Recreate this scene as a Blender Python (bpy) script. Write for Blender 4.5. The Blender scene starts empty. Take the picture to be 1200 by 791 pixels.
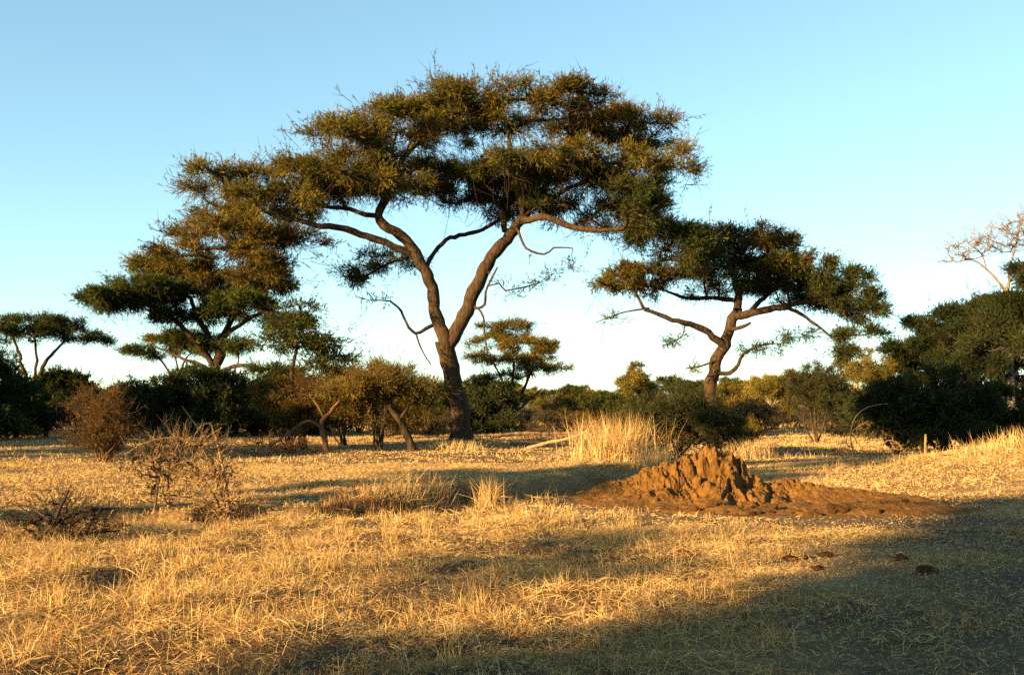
import bpy, math, random
import numpy as np
from mathutils import Vector, kdtree

# ------------------------------------------------------------------ camera
EYE = 1.7; F = 1167.0; HORIZON = 478.0
TH = math.atan((HORIZON - 395.5) / F)
scene = bpy.context.scene
col = scene.collection
cam_d = bpy.data.cameras.new('camera'); cam_d.lens = 35.0; cam_d.sensor_width = 36.0
cam_d.clip_start = 0.1; cam_d.clip_end = 9000
cam = bpy.data.objects.new('camera', cam_d); col.objects.link(cam)
cam.location = (0, 0, EYE); cam.rotation_euler = (math.pi / 2 + TH, 0, 0)
scene.camera = cam

# ------------------------------------------------------------------ light
SUN_AZ = math.radians(40.0)      # direction the light travels, from +x towards +y
SUN_EL = math.radians(14.0)
world = bpy.data.worlds.new('World'); scene.world = world; world.use_nodes = True
wn, wl = world.node_tree.nodes, world.node_tree.links
wn.clear()
wo = wn.new('ShaderNodeOutputWorld'); bg = wn.new('ShaderNodeBackground'); sky = wn.new('ShaderNodeTexSky')
sky.sky_type = 'NISHITA'; sky.sun_disc = False
sky.sun_elevation = SUN_EL
sky.sun_rotation = math.atan2(-math.cos(SUN_AZ), -math.sin(SUN_AZ))
sky.altitude = 1000; sky.air_density = 1.0; sky.dust_density = 0.6; sky.ozone_density = 1.0
bg.inputs['Strength'].default_value = 0.074
tint = wn.new('ShaderNodeMix'); tint.data_type = 'RGBA'; tint.blend_type = 'MULTIPLY'
tint.inputs['Factor'].default_value = 1.0; tint.inputs[7].default_value = (0.82, 1.04, 1.01, 1)
gam = wn.new('ShaderNodeGamma'); gam.inputs['Gamma'].default_value = 0.80
wl.new(sky.outputs['Color'], gam.inputs['Color']); wl.new(gam.outputs['Color'], tint.inputs[6]); wl.new(tint.outputs[2], bg.inputs['Color']); wl.new(bg.outputs[0], wo.inputs['Surface'])

sun_d = bpy.data.lights.new('sun', 'SUN'); sun_d.energy = 5.0; sun_d.angle = math.radians(0.5)
sun_d.color = (1.0, 0.65, 0.27)
sun = bpy.data.objects.new('sun', sun_d); col.objects.link(sun)
LIGHT = Vector((math.cos(SUN_AZ) * math.cos(SUN_EL), math.sin(SUN_AZ) * math.cos(SUN_EL), -math.sin(SUN_EL)))
sun.rotation_euler = LIGHT.to_track_quat('-Z', 'Y').to_euler()
sun.location = (-60, -30, 30)

vs = scene.view_settings
vs.view_transform = 'Standard'; vs.look = 'None'; vs.gamma = 1.0; vs.use_curve_mapping = False
vs.exposure = 2.3
scene.render.engine = 'CYCLES'
scene.cycles.max_bounces = 6; scene.cycles.diffuse_bounces = 3; scene.cycles.transmission_bounces = 3
scene.cycles.use_denoising = False
scene.cycles.sample_clamp_indirect = 6.0

RNG = np.random.default_rng(7)

# ------------------------------------------------------------------ pixel helpers (photo is 1200x791)
def PX(px, py, Y):
    u, v = (px - 600) / F, (395.5 - py) / F
    d = np.array([u, math.cos(TH) - v * math.sin(TH), math.sin(TH) + v * math.cos(TH)])
    return np.array([0, 0, EYE]) + d * (Y / d[1])

def GP(px, py):
    u, v = (px - 600) / F, (395.5 - py) / F
    d = np.array([u, math.cos(TH) - v * math.sin(TH), math.sin(TH) + v * math.cos(TH)])
    t = np.arange(4.0, 160.0, 0.05); q = np.array([0, 0, EYE])[None] + d[None] * t[:, None]
    hit = np.nonzero(q[:, 2] <= H(q[:, 0], q[:, 1]))[0]
    return q[hit[0]] if len(hit) else q[-1]

# ------------------------------------------------------------------ noise
_tab = np.random.default_rng(3).random((256, 256))
def vnoise(x, y):
    x = np.asarray(x, float); y = np.asarray(y, float)
    xi = np.floor(x).astype(int); yi = np.floor(y).astype(int)
    fx = x - xi; fy = y - yi
    fx = fx * fx * (3 - 2 * fx); fy = fy * fy * (3 - 2 * fy)
    a = _tab[xi & 255, yi & 255]; b = _tab[(xi + 1) & 255, yi & 255]
    c = _tab[xi & 255, (yi + 1) & 255]; d = _tab[(xi + 1) & 255, (yi + 1) & 255]
    return (a * (1 - fx) + b * fx) * (1 - fy) + (c * (1 - fx) + d * fx) * fy
def fbm(x, y, o=4):
    s = 0; a = 0.5
    for k in range(o):
        s = s + a * vnoise(x * 2 ** k + 17.3 * k, y * 2 ** k + 9.1 * k); a *= 0.5
    return s / (1 - 0.5 ** o)
def sstep(a, b, x):
    t = np.clip((x - a) / (b - a), 0, 1); return t * t * (3 - 2 * t)

# ------------------------------------------------------------------ terrain
GULLY = np.array([(-40, 9.0), (-20, 11.5), (-11, 13.2), (-8.3, 14.3), (-6.2, 15.6), (-4.2, 16.0), (-3.0, 16.3), (-1.6, 17.6),
                  (-0.2, 19.6), (1.2, 22.4), (2.6, 25.5), (3.4, 28.0), (3.6, 31)])
def seg_dist(x, y, pl):
    best = np.full(np.shape(x), 1e9)
    for (ax, ay), (bx, by) in zip(pl[:-1], pl[1:]):
        dx, dy = bx - ax, by - ay
        t = np.clip(((x - ax) * dx + (y - ay) * dy) / (dx * dx + dy * dy), 0, 1)
        best = np.minimum(best, np.hypot(x - ax - t * dx, y - ay - t * dy))
    return best
def gully(x, y):
    d = seg_dist(x, y, GULLY) + 0.7 * (fbm(x * 0.9, y * 0.9) - 0.5)
    fade = 1 - sstep(24, 30, y)
    return fade * (1 - sstep(0.7, 1.35, d))
def mound_xy(x, y):
    """height of the dug soil heap (above the ground)"""
    px, py = 3.62, 18.6
    # broad heap
    u = x - px; v = y - py
    wob = 0.22 * (fbm(x * 1.7 + 5, y * 1.7) - 0.5)
    left = np.clip(1 - np.abs(np.minimum(u, 0)) / 2.75, 0, 1)
    right = np.clip(1 - np.maximum(u, 0) / 1.9, 0, 1)
    prof = np.where(u < 0, left ** 1.2, right ** 1.1)
    fv = np.clip(np.maximum(-v, 0) / 1.6, 0, 1); front = 1 - np.where(fv < 0.4, fv * 1.55, 0.62 + (fv - 0.4) * 0.634)
    back = np.clip(1 - np.maximum(v, 0) / 2.2, 0, 1)
    h = 1.06 * prof * np.where(v < 0, np.clip(front, 0, 1), back ** 1.3)
    # low ridge running off to the right behind the pit
    rx = np.clip((x - 4.2) / 3.6, 0, 1)
    ry = y - (18.9 - 0.5 * rx)
    ridge = 0.40 * (1 - rx) ** 0.85 * np.exp(-(ry / np.where(ry < 0, 0.55, 1.0)) ** 2) * sstep(3.4, 4.6, x)
    # spoil lip in front at the right
    lip = 0.13 * np.exp(-((x - 6.2) / 1.3) ** 2 - ((y - 16.9) / 0.5) ** 2)
    foot = 0.10 * np.exp(-((x - 3.3) / 1.6) ** 2 - ((y - 16.75) / 0.42) ** 2)
    h = np.maximum(np.maximum(h, ridge), 0) + lip + foot
    return np.maximum(h + wob * np.clip(h * 3, 0, 1), 0)
def H(x, y):
    x = np.asarray(x, float); y = np.asarray(y, float)
    near = 1 - sstep(35, 80, np.hypot(x, y))
    h = near * (0.14 * (fbm(x / 7.0, y / 7.0, 3) - 0.5) + 0.035 * (fbm(x * 0.75 + 40, y * 0.75, 3) - 0.5))
    lx = 1 - sstep(-2, 2.5, x - 0.15 * y)          # rougher, tussocky ground on the left
    fg = 1 - 0.7 * sstep(13, 22, y)
    h = h + near * fg * 0.26 * lx * (fbm(x * 1.1 + 9, y * 1.1 + 3, 3) - 0.5)
    h = h + near * fg * (0.04 + 0.09 * lx) * (fbm(x * 2.6 + 1, y * 2.6 + 5, 2) - 0.5)
    h = h - 0.75 * gully(x, y)
    bank = np.exp(-((y - 25.5) / 4.5) ** 2) * sstep(7.5, 15.5, x)
    h = h + 0.95 * bank
    h = h + 0.35 * np.exp(-((x + 2.3) / 2.0) ** 2 - ((y - 46.8) / 2.0) ** 2)   # hummock at the big tree's foot
    h = h + 12 * sstep(600, 3200, np.hypot(x, y))
    return h
def bare(x, y):
    """1 where the ground is dug or trampled soil"""
    m = np.exp(-(((x - 4.2) / 3.5) ** 2 + ((y - 17.9) / 2.1) ** 2) ** 2)
    m = np.maximum(m, 0.75 * gully(x, y))
    n = fbm(x * 1.3, y * 1.3)
    return np.clip(m * 1.35 + 0.6 * (n - 0.5) * (m > 0.05), 0, 1)

# ------------------------------------------------------------------ mesh helpers
class Geo:
    def __init__(self): self.v, self.t, self.c, self.n = [], [], [], 0
    def add(self, v, t, c=None):
        v = np.asarray(v, np.float32).reshape(-1, 3); t = np.asarray(t, np.int32).reshape(-1, 3)
        if c is None: c = np.ones((len(v), 3), np.float32)
        c = np.broadcast_to(np.asarray(c, np.float32), (len(v), 3))
        self.v.append(v); self.t.append(t + self.n); self.c.append(c); self.n += len(v)
    def build(self, name, mat, parent=None, origin=(0, 0, 0), smooth=False):
        v = np.concatenate(self.v) - np.asarray(origin, np.float32); t = np.concatenate(self.t); c = np.concatenate(self.c)
        me = bpy.data.meshes.new(name)
        me.vertices.add(len(v)); me.vertices.foreach_set('co', v.astype(np.float32).ravel())
        me.loops.add(len(t) * 3); me.loops.foreach_set('vertex_index', t.ravel().astype(np.int32))
        me.polygons.add(len(t)); me.polygons.foreach_set('loop_start', np.arange(0, len(t) * 3, 3, dtype=np.int32))
        try: me.polygons.foreach_set('loop_total', np.full(len(t), 3, np.int32))
        except Exception: pass
        me.polygons.foreach_set('use_smooth', np.full(len(t), smooth, bool))
        at = me.color_attributes.new('tint', 'FLOAT_COLOR', 'POINT')
        rgba = np.ones((len(v), 4), np.float32); rgba[:, :3] = c
        at.data.foreach_set('color', rgba.ravel())
        me.update(calc_edges=True)
        me.materials.append(mat)
        o = bpy.data.objects.new(name, me); col.objects.link(o)
        if parent is not None: o.parent = parent
        return o

def resample(P, R, step):
    P = np.asarray(P, float); R = np.asarray(R, float)
    # Catmull-Rom through the points
    out, ro = [], []
    n = len(P)
    for i in range(n - 1):
        p0 = P[max(i - 1, 0)]; p1 = P[i]; p2 = P[i + 1]; p3 = P[min(i + 2, n - 1)]
        k = max(2, int(np.linalg.norm(p2 - p1) / step) + 1)
        for t in np.linspace(0, 1, k, endpoint=False):
            out.append(0.5 * ((2 * p1) + (-p0 + p2) * t + (2 * p0 - 5 * p1 + 4 * p2 - p3) * t * t + (-p0 + 3 * p1 - 3 * p2 + p3) * t ** 3))
            ro.append(R[i] * (1 - t) + R[i + 1] * t)
    out.append(P[-1]); ro.append(R[-1])
    return np.array(out), np.array(ro)

def tubes(geo, P, R, ns=5, colr=(1, 1, 1)):
    """P (N,K,3) polylines, R (N,K) radii -> tubes"""
    P = np.asarray(P, float); R = np.asarray(R, float)
    N, K, _ = P.shape
    T = np.gradient(P, axis=1) if K > 2 else np.repeat((P[:, 1:] - P[:, :1]), 2, axis=1)
    T /= np.linalg.norm(T, axis=2, keepdims=True) + 1e-9
    chord = P[:, -1] - P[:, 0]
    ref = np.zeros((N, 3)); ref[np.arange(N), np.argmin(np.abs(chord), axis=1)] = 1
    U = np.cross(T, ref[:, None, :]); U /= np.linalg.norm(U, axis=2, keepdims=True) + 1e-9
    V = np.cross(T, U)
    a = np.arange(ns) * 2 * math.pi / ns
    ring = P[:, :, None, :] + R[:, :, None, None] * (U[:, :, None, :] * np.cos(a)[None, None, :, None] + V[:, :, None, :] * np.sin(a)[None, None, :, None])
    v = ring.reshape(-1, 3)
    base = (np.arange(N) * K * ns)[:, None, None]
    k = (np.arange(K - 1) * ns)[None, :, None]; j = np.arange(ns)[None, None, :]; j2 = (j + 1) % ns
    A = base + k + j; B = base + k + j2; C = A + ns; D = B + ns
    t = np.concatenate([np.stack([A, B, D], -1).reshape(-1, 3), np.stack([A, D, C], -1).reshape(-1, 3)])
    c = np.asarray(colr, float)
    if c.ndim == 2: c = np.repeat(c, K * ns, axis=0)
    geo.add(v, t, c)

def tag(o, label=None, cat=None, group=None, kind=None):
    if label: o['label'] = label
    if cat: o['category'] = cat
    if group: o['group'] = group
    if kind: o['kind'] = kind
    return o
def empty(name, loc, label=None, cat=None, group=None):
    o = bpy.data.objects.new(name, None); col.objects.link(o); o.location = tuple(float(q) for q in loc)
    o.empty_display_size = 0.3
    return tag(o, label, cat, group)
def copy_tree(o, parent=None):
    c = o.copy(); col.objects.link(c); c.parent = parent
    for ch in list(o.children): copy_tree(ch, c)
    return c

# ------------------------------------------------------------------ materials
def new_mat(name):
    m = bpy.data.materials.new(name); m.use_nodes = True
    nt = m.node_tree; nt.nodes.clear()
    out = nt.nodes.new('ShaderNodeOutputMaterial')
    return m, nt, out
def N(nt, kind, **kw):
    n = nt.nodes.new(kind)
    for k, v in kw.items(): setattr(n, k, v)
    return n
def leaf_mat(name, trans=0.35, warm=(1.0, 1.0, 0.55)):
    m, nt, out = new_mat(name)
    a = N(nt, 'ShaderNodeAttribute', attribute_name='tint')
    d = N(nt, 'ShaderNodeBsdfDiffuse'); t = N(nt, 'ShaderNodeBsdfTranslucent'); mix = N(nt, 'ShaderNodeMixShader')
    mul = N(nt, 'ShaderNodeMix', data_type='RGBA', blend_type='MULTIPLY'); mul.inputs['Factor'].default_value = 1
    mul.inputs[7].default_value = (*warm, 1)
    nt.links.new(a.outputs['Color'], d.inputs['Color']); nt.links.new(a.outputs['Color'], mul.inputs[6])
    nt.links.new(mul.outputs[2], t.inputs['Color'])
    mix.inputs[0].default_value = trans
    nt.links.new(d.outputs[0], mix.inputs[1]); nt.links.new(t.outputs[0], mix.inputs[2]); nt.links.new(mix.outputs[0], out.inputs['Surface'])
    return m
def bark_mat(name, c1, c2, scale=3.0, bump=0.6):
    m, nt, out = new_mat(name)
    tc = N(nt, 'ShaderNodeTexCoord'); mp = N(nt, 'ShaderNodeMapping'); mp.inputs['Scale'].default_value = (scale * 2.2, scale * 2.2, scale * 0.45)
    n1 = N(nt, 'ShaderNodeTexNoise'); n1.inputs['Scale'].default_value = 2.0; n1.inputs['Detail'].default_value = 8
    n1.inputs['Roughness'].default_value = 0.65
    cr = N(nt, 'ShaderNodeValToRGB'); cr.color_ramp.elements[0].position = 0.33; cr.color_ramp.elements[1].position = 0.68
    cr.color_ramp.elements[0].color = (*c1, 1); cr.color_ramp.elements[1].color = (*c2, 1)
    bp = N(nt, 'ShaderNodeBump'); bp.inputs['Strength'].default_value = bump; bp.inputs['Distance'].default_value = 0.06
    b = N(nt, 'ShaderNodeBsdfPrincipled'); b.inputs['Roughness'].default_value = 0.9
    b.inputs['Specular IOR Level'].default_value = 0.15
    nt.links.new(tc.outputs['Object'], mp.inputs[0]); nt.links.new(mp.outputs[0], n1.inputs['Vector'])
    nt.links.new(n1.outputs['Fac'], cr.inputs[0]); nt.links.new(cr.outputs[0], b.inputs['Base Color'])
    nt.links.new(n1.outputs['Fac'], bp.inputs['Height']); nt.links.new(bp.outputs[0], b.inputs['Normal'])
    nt.links.new(b.outputs[0], out.inputs['Surface'])
    return m
def tint_mat(name, rough=0.9, bump_scale=None, bump=0.5, noise_mix=0.5, dist=0.05):
    """diffuse whose colour is the tint attribute, broken up by fine noise and bump"""
    m, nt, out = new_mat(name)
    a = N(nt, 'ShaderNodeAttribute', attribute_name='tint')
    tc = N(nt, 'ShaderNodeTexCoord')
    n1 = N(nt, 'ShaderNodeTexNoise'); n1.inputs['Scale'].default_value = bump_scale or 8; n1.inputs['Detail'].default_value = 9
    n1.inputs['Roughness'].default_value = 0.7
    rmp = N(nt, 'ShaderNodeMapRange'); rmp.inputs[1].default_value = 0.3; rmp.inputs[2].default_value = 0.7
    rmp.inputs[3].default_value = 1 - noise_mix; rmp.inputs[4].default_value = 1 + noise_mix
    mul = N(nt, 'ShaderNodeMix', data_type='RGBA', blend_type='MULTIPLY'); mul.inputs['Factor'].default_value = 1
    b = N(nt, 'ShaderNodeBsdfPrincipled'); b.inputs['Roughness'].default_value = rough; b.inputs['Specular IOR Level'].default_value = 0.1
    bp = N(nt, 'ShaderNodeBump'); bp.inputs['Strength'].default_value = bump; bp.inputs['Distance'].default_value = dist
    nt.links.new(tc.outputs['Object'], n1.inputs['Vector']); nt.links.new(n1.outputs['Fac'], rmp.inputs[0])
    nt.links.new(a.outputs['Color'], mul.inputs[6]); nt.links.new(rmp.outputs[0], mul.inputs[7])
    nt.links.new(mul.outputs[2], b.inputs['Base Color']); nt.links.new(n1.outputs['Fac'], bp.inputs['Height'])
    nt.links.new(bp.outputs[0], b.inputs['Normal']); nt.links.new(b.outputs[0], out.inputs['Surface'])
    return m

M_LEAF = leaf_mat('acacia_leaf', 0.30)
M_GRASS = leaf_mat('dry_grass_blade', 0.25, (1.0, 0.9, 0.6))
M_BARK = bark_mat('acacia_bark', (0.010, 0.007, 0.005), (0.075, 0.044, 0.022), 2.5, 1.0)
M_PALEBARK = bark_mat('pale_bark', (0.16, 0.12, 0.08), (0.42, 0.34, 0.22), 2.0, 0.5)
M_TWIG = bark_mat('dark_twig', (0.016, 0.011, 0.008), (0.060, 0.038, 0.022), 4, 0.3)
M_DEAD = tint_mat('weathered_dead_wood', 0.85, 14, 0.4, 0.35)
M_GROUND = tint_mat('savanna_ground', 0.95, 11, 0.9, 0.55, 0.06)
M_SOIL = tint_mat('dug_red_soil', 0.95, 7, 1.0, 0.5, 0.09)
M_DUNG = tint_mat('dry_dung', 0.9, 30, 0.8, 0.5, 0.02)

# ------------------------------------------------------------------ ground
def spaced(core0, core1, step, lo, hi, g=1.13):
    c = list(np.arange(core0, core1 + 1e-6, step)); s = step; x = core0; left = []
    while x > lo: s *= g; x -= s; left.append(x)
    s = step; x = core1; right = []
    while x < hi: s *= g; x += s; right.append(x)
    return np.array(left[::-1] + c + right)
xs = spaced(-19, 19, 0.16, -4000, 4000); ys = spaced(4, 31, 0.16, -600, 5000)
X, Y = np.meshgrid(xs, ys)
Z = H(X, Y)
nx, ny = len(xs), len(ys)
i = np.arange(nx - 1)[None, :]; j = np.arange(ny - 1)[:, None]
a = j * nx + i
tri = np.concatenate([np.stack([a, a + 1, a + nx + 1], -1).reshape(-1, 3), np.stack([a, a + nx + 1, a + nx], -1).reshape(-1, 3)])
B = bare(X, Y); nz = fbm(X * 0.6, Y * 0.6); nz2 = fbm(X * 0.13 + 3, Y * 0.13)
straw = np.array([0.250, 0.165, 0.075]); drab = np.array([0.085, 0.056, 0.030]); soil = np.array([0.125, 0.063, 0.022])
w = np.clip((nz - 0.35) * 2.6, 0, 1)[..., None]
C = straw * w + drab * (1 - w)
shade_thin = sstep(-1.0, 4.0, X - 0.55 * (Y - 6)) * (1 - sstep(13, 17, Y)) # thin-grassed corner, its shade painted into the ground colour
C = C * (1 - 0.55 * shade_thin[..., None]) + np.array([0.045, 0.038, 0.032]) * 0.55 * shade_thin[..., None]
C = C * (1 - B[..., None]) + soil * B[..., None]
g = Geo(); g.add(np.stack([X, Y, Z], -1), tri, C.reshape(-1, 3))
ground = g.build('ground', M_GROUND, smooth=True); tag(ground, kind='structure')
ground['label'] = 'dry savanna ground with worn straw coloured turf and bare soil'

# ------------------------------------------------------------------ soil heap
def worley(x, y, seed=0):
    xi = np.floor(x).astype(int); yi = np.floor(y).astype(int); f1 = np.full(x.shape, 9.0); f2 = f1.copy(); idv = np.zeros(x.shape)
    for dx in (-1, 0, 1):
        for dy in (-1, 0, 1):
            cx, cy = xi + dx, yi + dy
            d = np.hypot(cx + _tab[(cx + seed) & 255, cy & 255] - x, cy + _tab[cx & 255, (cy + 91 + seed) & 255] - y)
            near_ = d < f1; f2 = np.where(near_, f1, np.minimum(f2, d)); idv = np.where(near_, _tab[(cx + 13) & 255, (cy + 57) & 255], idv); f1 = np.minimum(f1, d)
    return f1, f2, idv
mx = np.arange(0.6, 8.2, 0.028); my = np.arange(15.6, 21.2, 0.028)
MX, MY = np.meshgrid(mx, my)
h0 = mound_xy(MX, MY)
steep = np.clip(h0 * 2.2, 0, 1)
face = np.exp(-((MY - 17.7) / 1.0) ** 2) * np.clip(1 - np.abs(MX - 3.9) / 2.1, 0, 1) ** 0.6     # dug front face
rid = 1 - np.abs(2 * fbm(MX * 1.9 + 3, MY * 1.1 + 2, 4) - 1)
gro = 1 - np.abs(2 * fbm(MX * 2.7 - 0.9 * MY + 11, MY * 0.7 - 4, 3) - 1)
wx = MX + 0.25 * (fbm(MX * 2.2, MY * 2.2) - 0.5); wy = MY + 0.25 * (fbm(MX * 2.2 + 30, MY * 2.2) - 0.5)
fa1, fa2, ida = worley(wx * 2.0 - 0.5 * wy, wy * 1.15, 3); fb1, fb2, idb = worley(wx * 5.5, wy * 4.2, 8); fc1, fc2, idc = worley(wx * 13, wy * 11, 20)
crack = 1 - sstep(0.0, 0.22, fa2 - fa1); crackb = 1 - sstep(0.0, 0.2, fb2 - fb1)
h1 = h0 + steep * face * (0.13 * (ida - 0.55) - 0.30 * crack * sstep(.45, .6, fbm(MX * 1.6 + 70, MY * 1.6)) + 0.05 * (idb - 0.5) - 0.05 * crackb + 0.62 * (gro - 0.80) + 0.40 * (rid - 0.78))
rest = steep * (1 - face)
h1 = h1 + rest * (0.05 * (idb - 0.5)) + (0.35 * steep * face + 0.25 * rest) * 0.13 * (idc - 0.5) + (steep * 0.05 + 0.012) * (fbm(MX * 11 + 7, MY * 11, 3) - 0.5) * 1.6
rg1 = 1 - np.abs(2 * fbm(MX * 5.5 + 40, MY * 4.0 + 9, 3) - 1); rg2 = 1 - np.abs(2 * fbm(MX * 13 + 4, MY * 9 + 60, 2) - 1)
h1 = h1 + steep * (0.35 + 0.65 * face) * (0.20 * (rg1 - 0.8) + 0.09 * (rg2 - 0.8)) + steep * 0.035 * (_tab[(np.arange(MX.shape[0])[:, None] * 7) & 255, (np.arange(MX.shape[1])[None, :] * 5) & 255] - 0.5)
under = 0.05 * (1 - sstep(0.005, 0.05, h0))
MZ = H(MX, MY) + h1 - under - 0.10 * (h0 < 1e-4)
ox = MX + steep * face * 0.16 * (fbm(MX * 3 + 50, MY * 3) - 0.5); oy = MY + steep * face * 0.35 * (fbm(MX * 2.6 + 20, MY * 2.6 + 8) - 0.5)
nx, ny = len(mx), len(my)
a = np.arange(ny - 1)[:, None] * nx + np.arange(nx - 1)[None, :]
tri = np.concatenate([np.stack([a, a + 1, a + nx + 1], -1).reshape(-1, 3), np.stack([a, a + nx + 1, a + nx], -1).reshape(-1, 3)])
keep = (h0 > 1e-4).ravel()
kt = keep[tri].any(axis=1); tri = tri[kt]
mc = np.array([0.130, 0.064, 0.016]) * (0.70 + 0.6 * fbm(MX * 2.2, MY * 2.2)[..., None])
g = Geo(); g.add(np.stack([ox, oy, MZ], -1), tri, mc.reshape(-1, 3))
mroot = empty('soil_mound', (3.62, 18.0, float(H(3.62, 18.0))), 'heap of freshly dug reddish brown soil with a crumbling front face', 'soil mound')
g.build('heap', M_SOIL, mroot, origin=mroot.location, smooth=False)
def clod_mesh(seed, ns=3):
    r = np.random.default_rng(seed)
    import bmesh
    bm = bmesh.new(); bmesh.ops.create_icosphere(bm, subdivisions=2, radius=1.0)
    v = np.array([q.co[:] for q in bm.verts]); t = np.array([[q.index for q in f.verts] for f in bm.faces]); bm.free()
    k = r.normal(size=(5, 3)) * 2.2; ph = r.random(5) * 6.28
    d = 1 + 0.10 * sum(np.sin(v @ k[q] + ph[q]) for q in range(5))
    return v * d[:, None] * np.array([1, 0.85, 0.62]) * (1 + 0.16 * r.normal(size=(len(v), 1))), t
CLODS = [clod_mesh(s) for s in range(6)]
clod_meshes = []
for q, (cv, ct) in enumerate(CLODS):
    g = Geo(); g.add(cv, ct, np.array([0.115, 0.056, 0.019]) * (0.8 + 0.08 * q)); o = g.build('soil_clod', M_SOIL, smooth=False); clod_meshes.append(o.data); bpy.data.objects.remove(o)
def mound_z(x, y):
    ix = np.clip(np.searchsorted(mx, x), 0, len(mx) - 1); iy = np.clip(np.searchsorted(my, y), 0, len(my) - 1)
    return float(max(MZ[iy, ix], H(x, y)))
r = np.random.default_rng(12)
for q in range(110):
    if q < 60: x = r.normal(3.9, 1.3); y = 16.15 + r.exponential(0.45) + 0.06 * abs(x - 3.6)
    else: x = r.normal(6.6, 0.8); y = r.normal(17.2, 0.5)
    s = 0.018 + 0.075 * r.random() ** 3.5
    o = bpy.data.objects.new('soil_clod', clod_meshes[q % 6]); col.objects.link(o); o.parent = mroot
    o.location = Vector((x, y, mound_z(x, y) + s * 0.3)) - mroot.location
    o.scale = (s * r.uniform(.8, 1.4), s * r.uniform(.8, 1.3), s); o.rotation_euler = (r.uniform(-.4, .4), r.uniform(-.4, .4), r.uniform(0, 6.28))

# ------------------------------------------------------------------ foliage machinery
def sines(seed, k=5, f=1.0):
    r = np.random.default_rng(seed); K = r.normal(size=(k, 3)) * f; ph = r.random(k) * 6.28
    return lambda p: sum(np.sin(p @ K[q] + ph[q]) for q in range(k)) / k

def pad_points(pad, n, r, gap=0.0, seed=0):
    """points in a dome shaped pad: (centre, rx, ry, rz)"""
    c, rx, ry, rz = pad[:4]
    f = sines(seed, 6, 2.2 / max(0.08, min(max(0.5, 0.35 * min(rx, ry)), min(rx, ry))))
    out = np.zeros((0, 3)); it = 0
    while len(out) < n:
        it += 1
        m = n * 2 + 20
        ang = r.random(m) * 2 * math.pi; rad = np.sqrt(r.random(m))
        rim = 1 + 0.18 * np.sin(3 * ang + seed) + 0.14 * np.sin(5 * ang + 2 * seed) + 0.08 * np.sin(9 * ang + 3 * seed)
        cap = np.sqrt(np.clip(1 - rad ** 2, 0, 1))
        z = np.where(r.random(m) < 0.7, cap * r.uniform(0.25, 1.0, m), -r.uniform(0.0, 0.55, m) * (0.4 + 0.6 * cap))
        p = np.stack([rad * rim * np.cos(ang) * rx, rad * rim * np.sin(ang) * ry, z * rz], -1)
        p = p + np.asarray(c)
        if it < 6: p = p[f(p) > gap - 0.35]
        out = np.concatenate([out, p])
    return out[:n]

def leaf_spray(geo, P, D, L, nl, lw, ll, colr, r, stem=0.006, stemcol=(0.06, 0.045, 0.025), ang=(0.6, 1.2)):
    """feathery sprays: base P, direction D, length L, nl leaflets each"""
    n = len(P)
    D = D / (np.linalg.norm(D, axis=1, keepdims=True) + 1e-9)
    A = np.cross(D, r.normal(size=(n, 3))); A /= np.linalg.norm(A, axis=1, keepdims=True) + 1e-9
    # stem: one slim triangle pair
    q = np.stack([P - A * stem, P + A * stem, P + D * L[:, None]], 1).reshape(-1, 3)
    geo.add(q, np.arange(3 * n).reshape(-1, 3), np.asarray(stemcol))
    t = r.uniform(0.12, 1.0, (n, nl)); sgn = np.where((np.arange(nl) % 2) == 0, 1, -1)[None, :]
    az = r.normal(0, 0.7, (n, nl)); Bn = np.cross(D, A)
    side = (A[:, None, :] * np.cos(az)[..., None] + Bn[:, None, :] * np.sin(az)[..., None]) * sgn[..., None]
    an = r.uniform(ang[0], ang[1], (n, nl))[..., None]
    ld = D[:, None, :] * np.cos(an) + side * np.sin(an)
    base = P[:, None, :] + D[:, None, :] * (L[:, None] * t)[..., None]
    ln = (ll * r.uniform(0.6, 1.3, (n, nl)))[..., None]
    wv = np.cross(ld, r.normal(size=(n, nl, 3))); wv /= np.linalg.norm(wv, axis=2, keepdims=True) + 1e-9
    wv *= lw * r.uniform(0.7, 1.3, (n, nl))[..., None]
    v = np.stack([base - wv, base + wv, base + ld * ln], 2).reshape(-1, 3)
    c = np.repeat(colr, nl, axis=0) * r.uniform(0.75, 1.25, (n * nl, 1))
    geo.add(v, np.arange(n * nl * 3).reshape(-1, 3), np.repeat(c, 3, axis=0))

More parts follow.
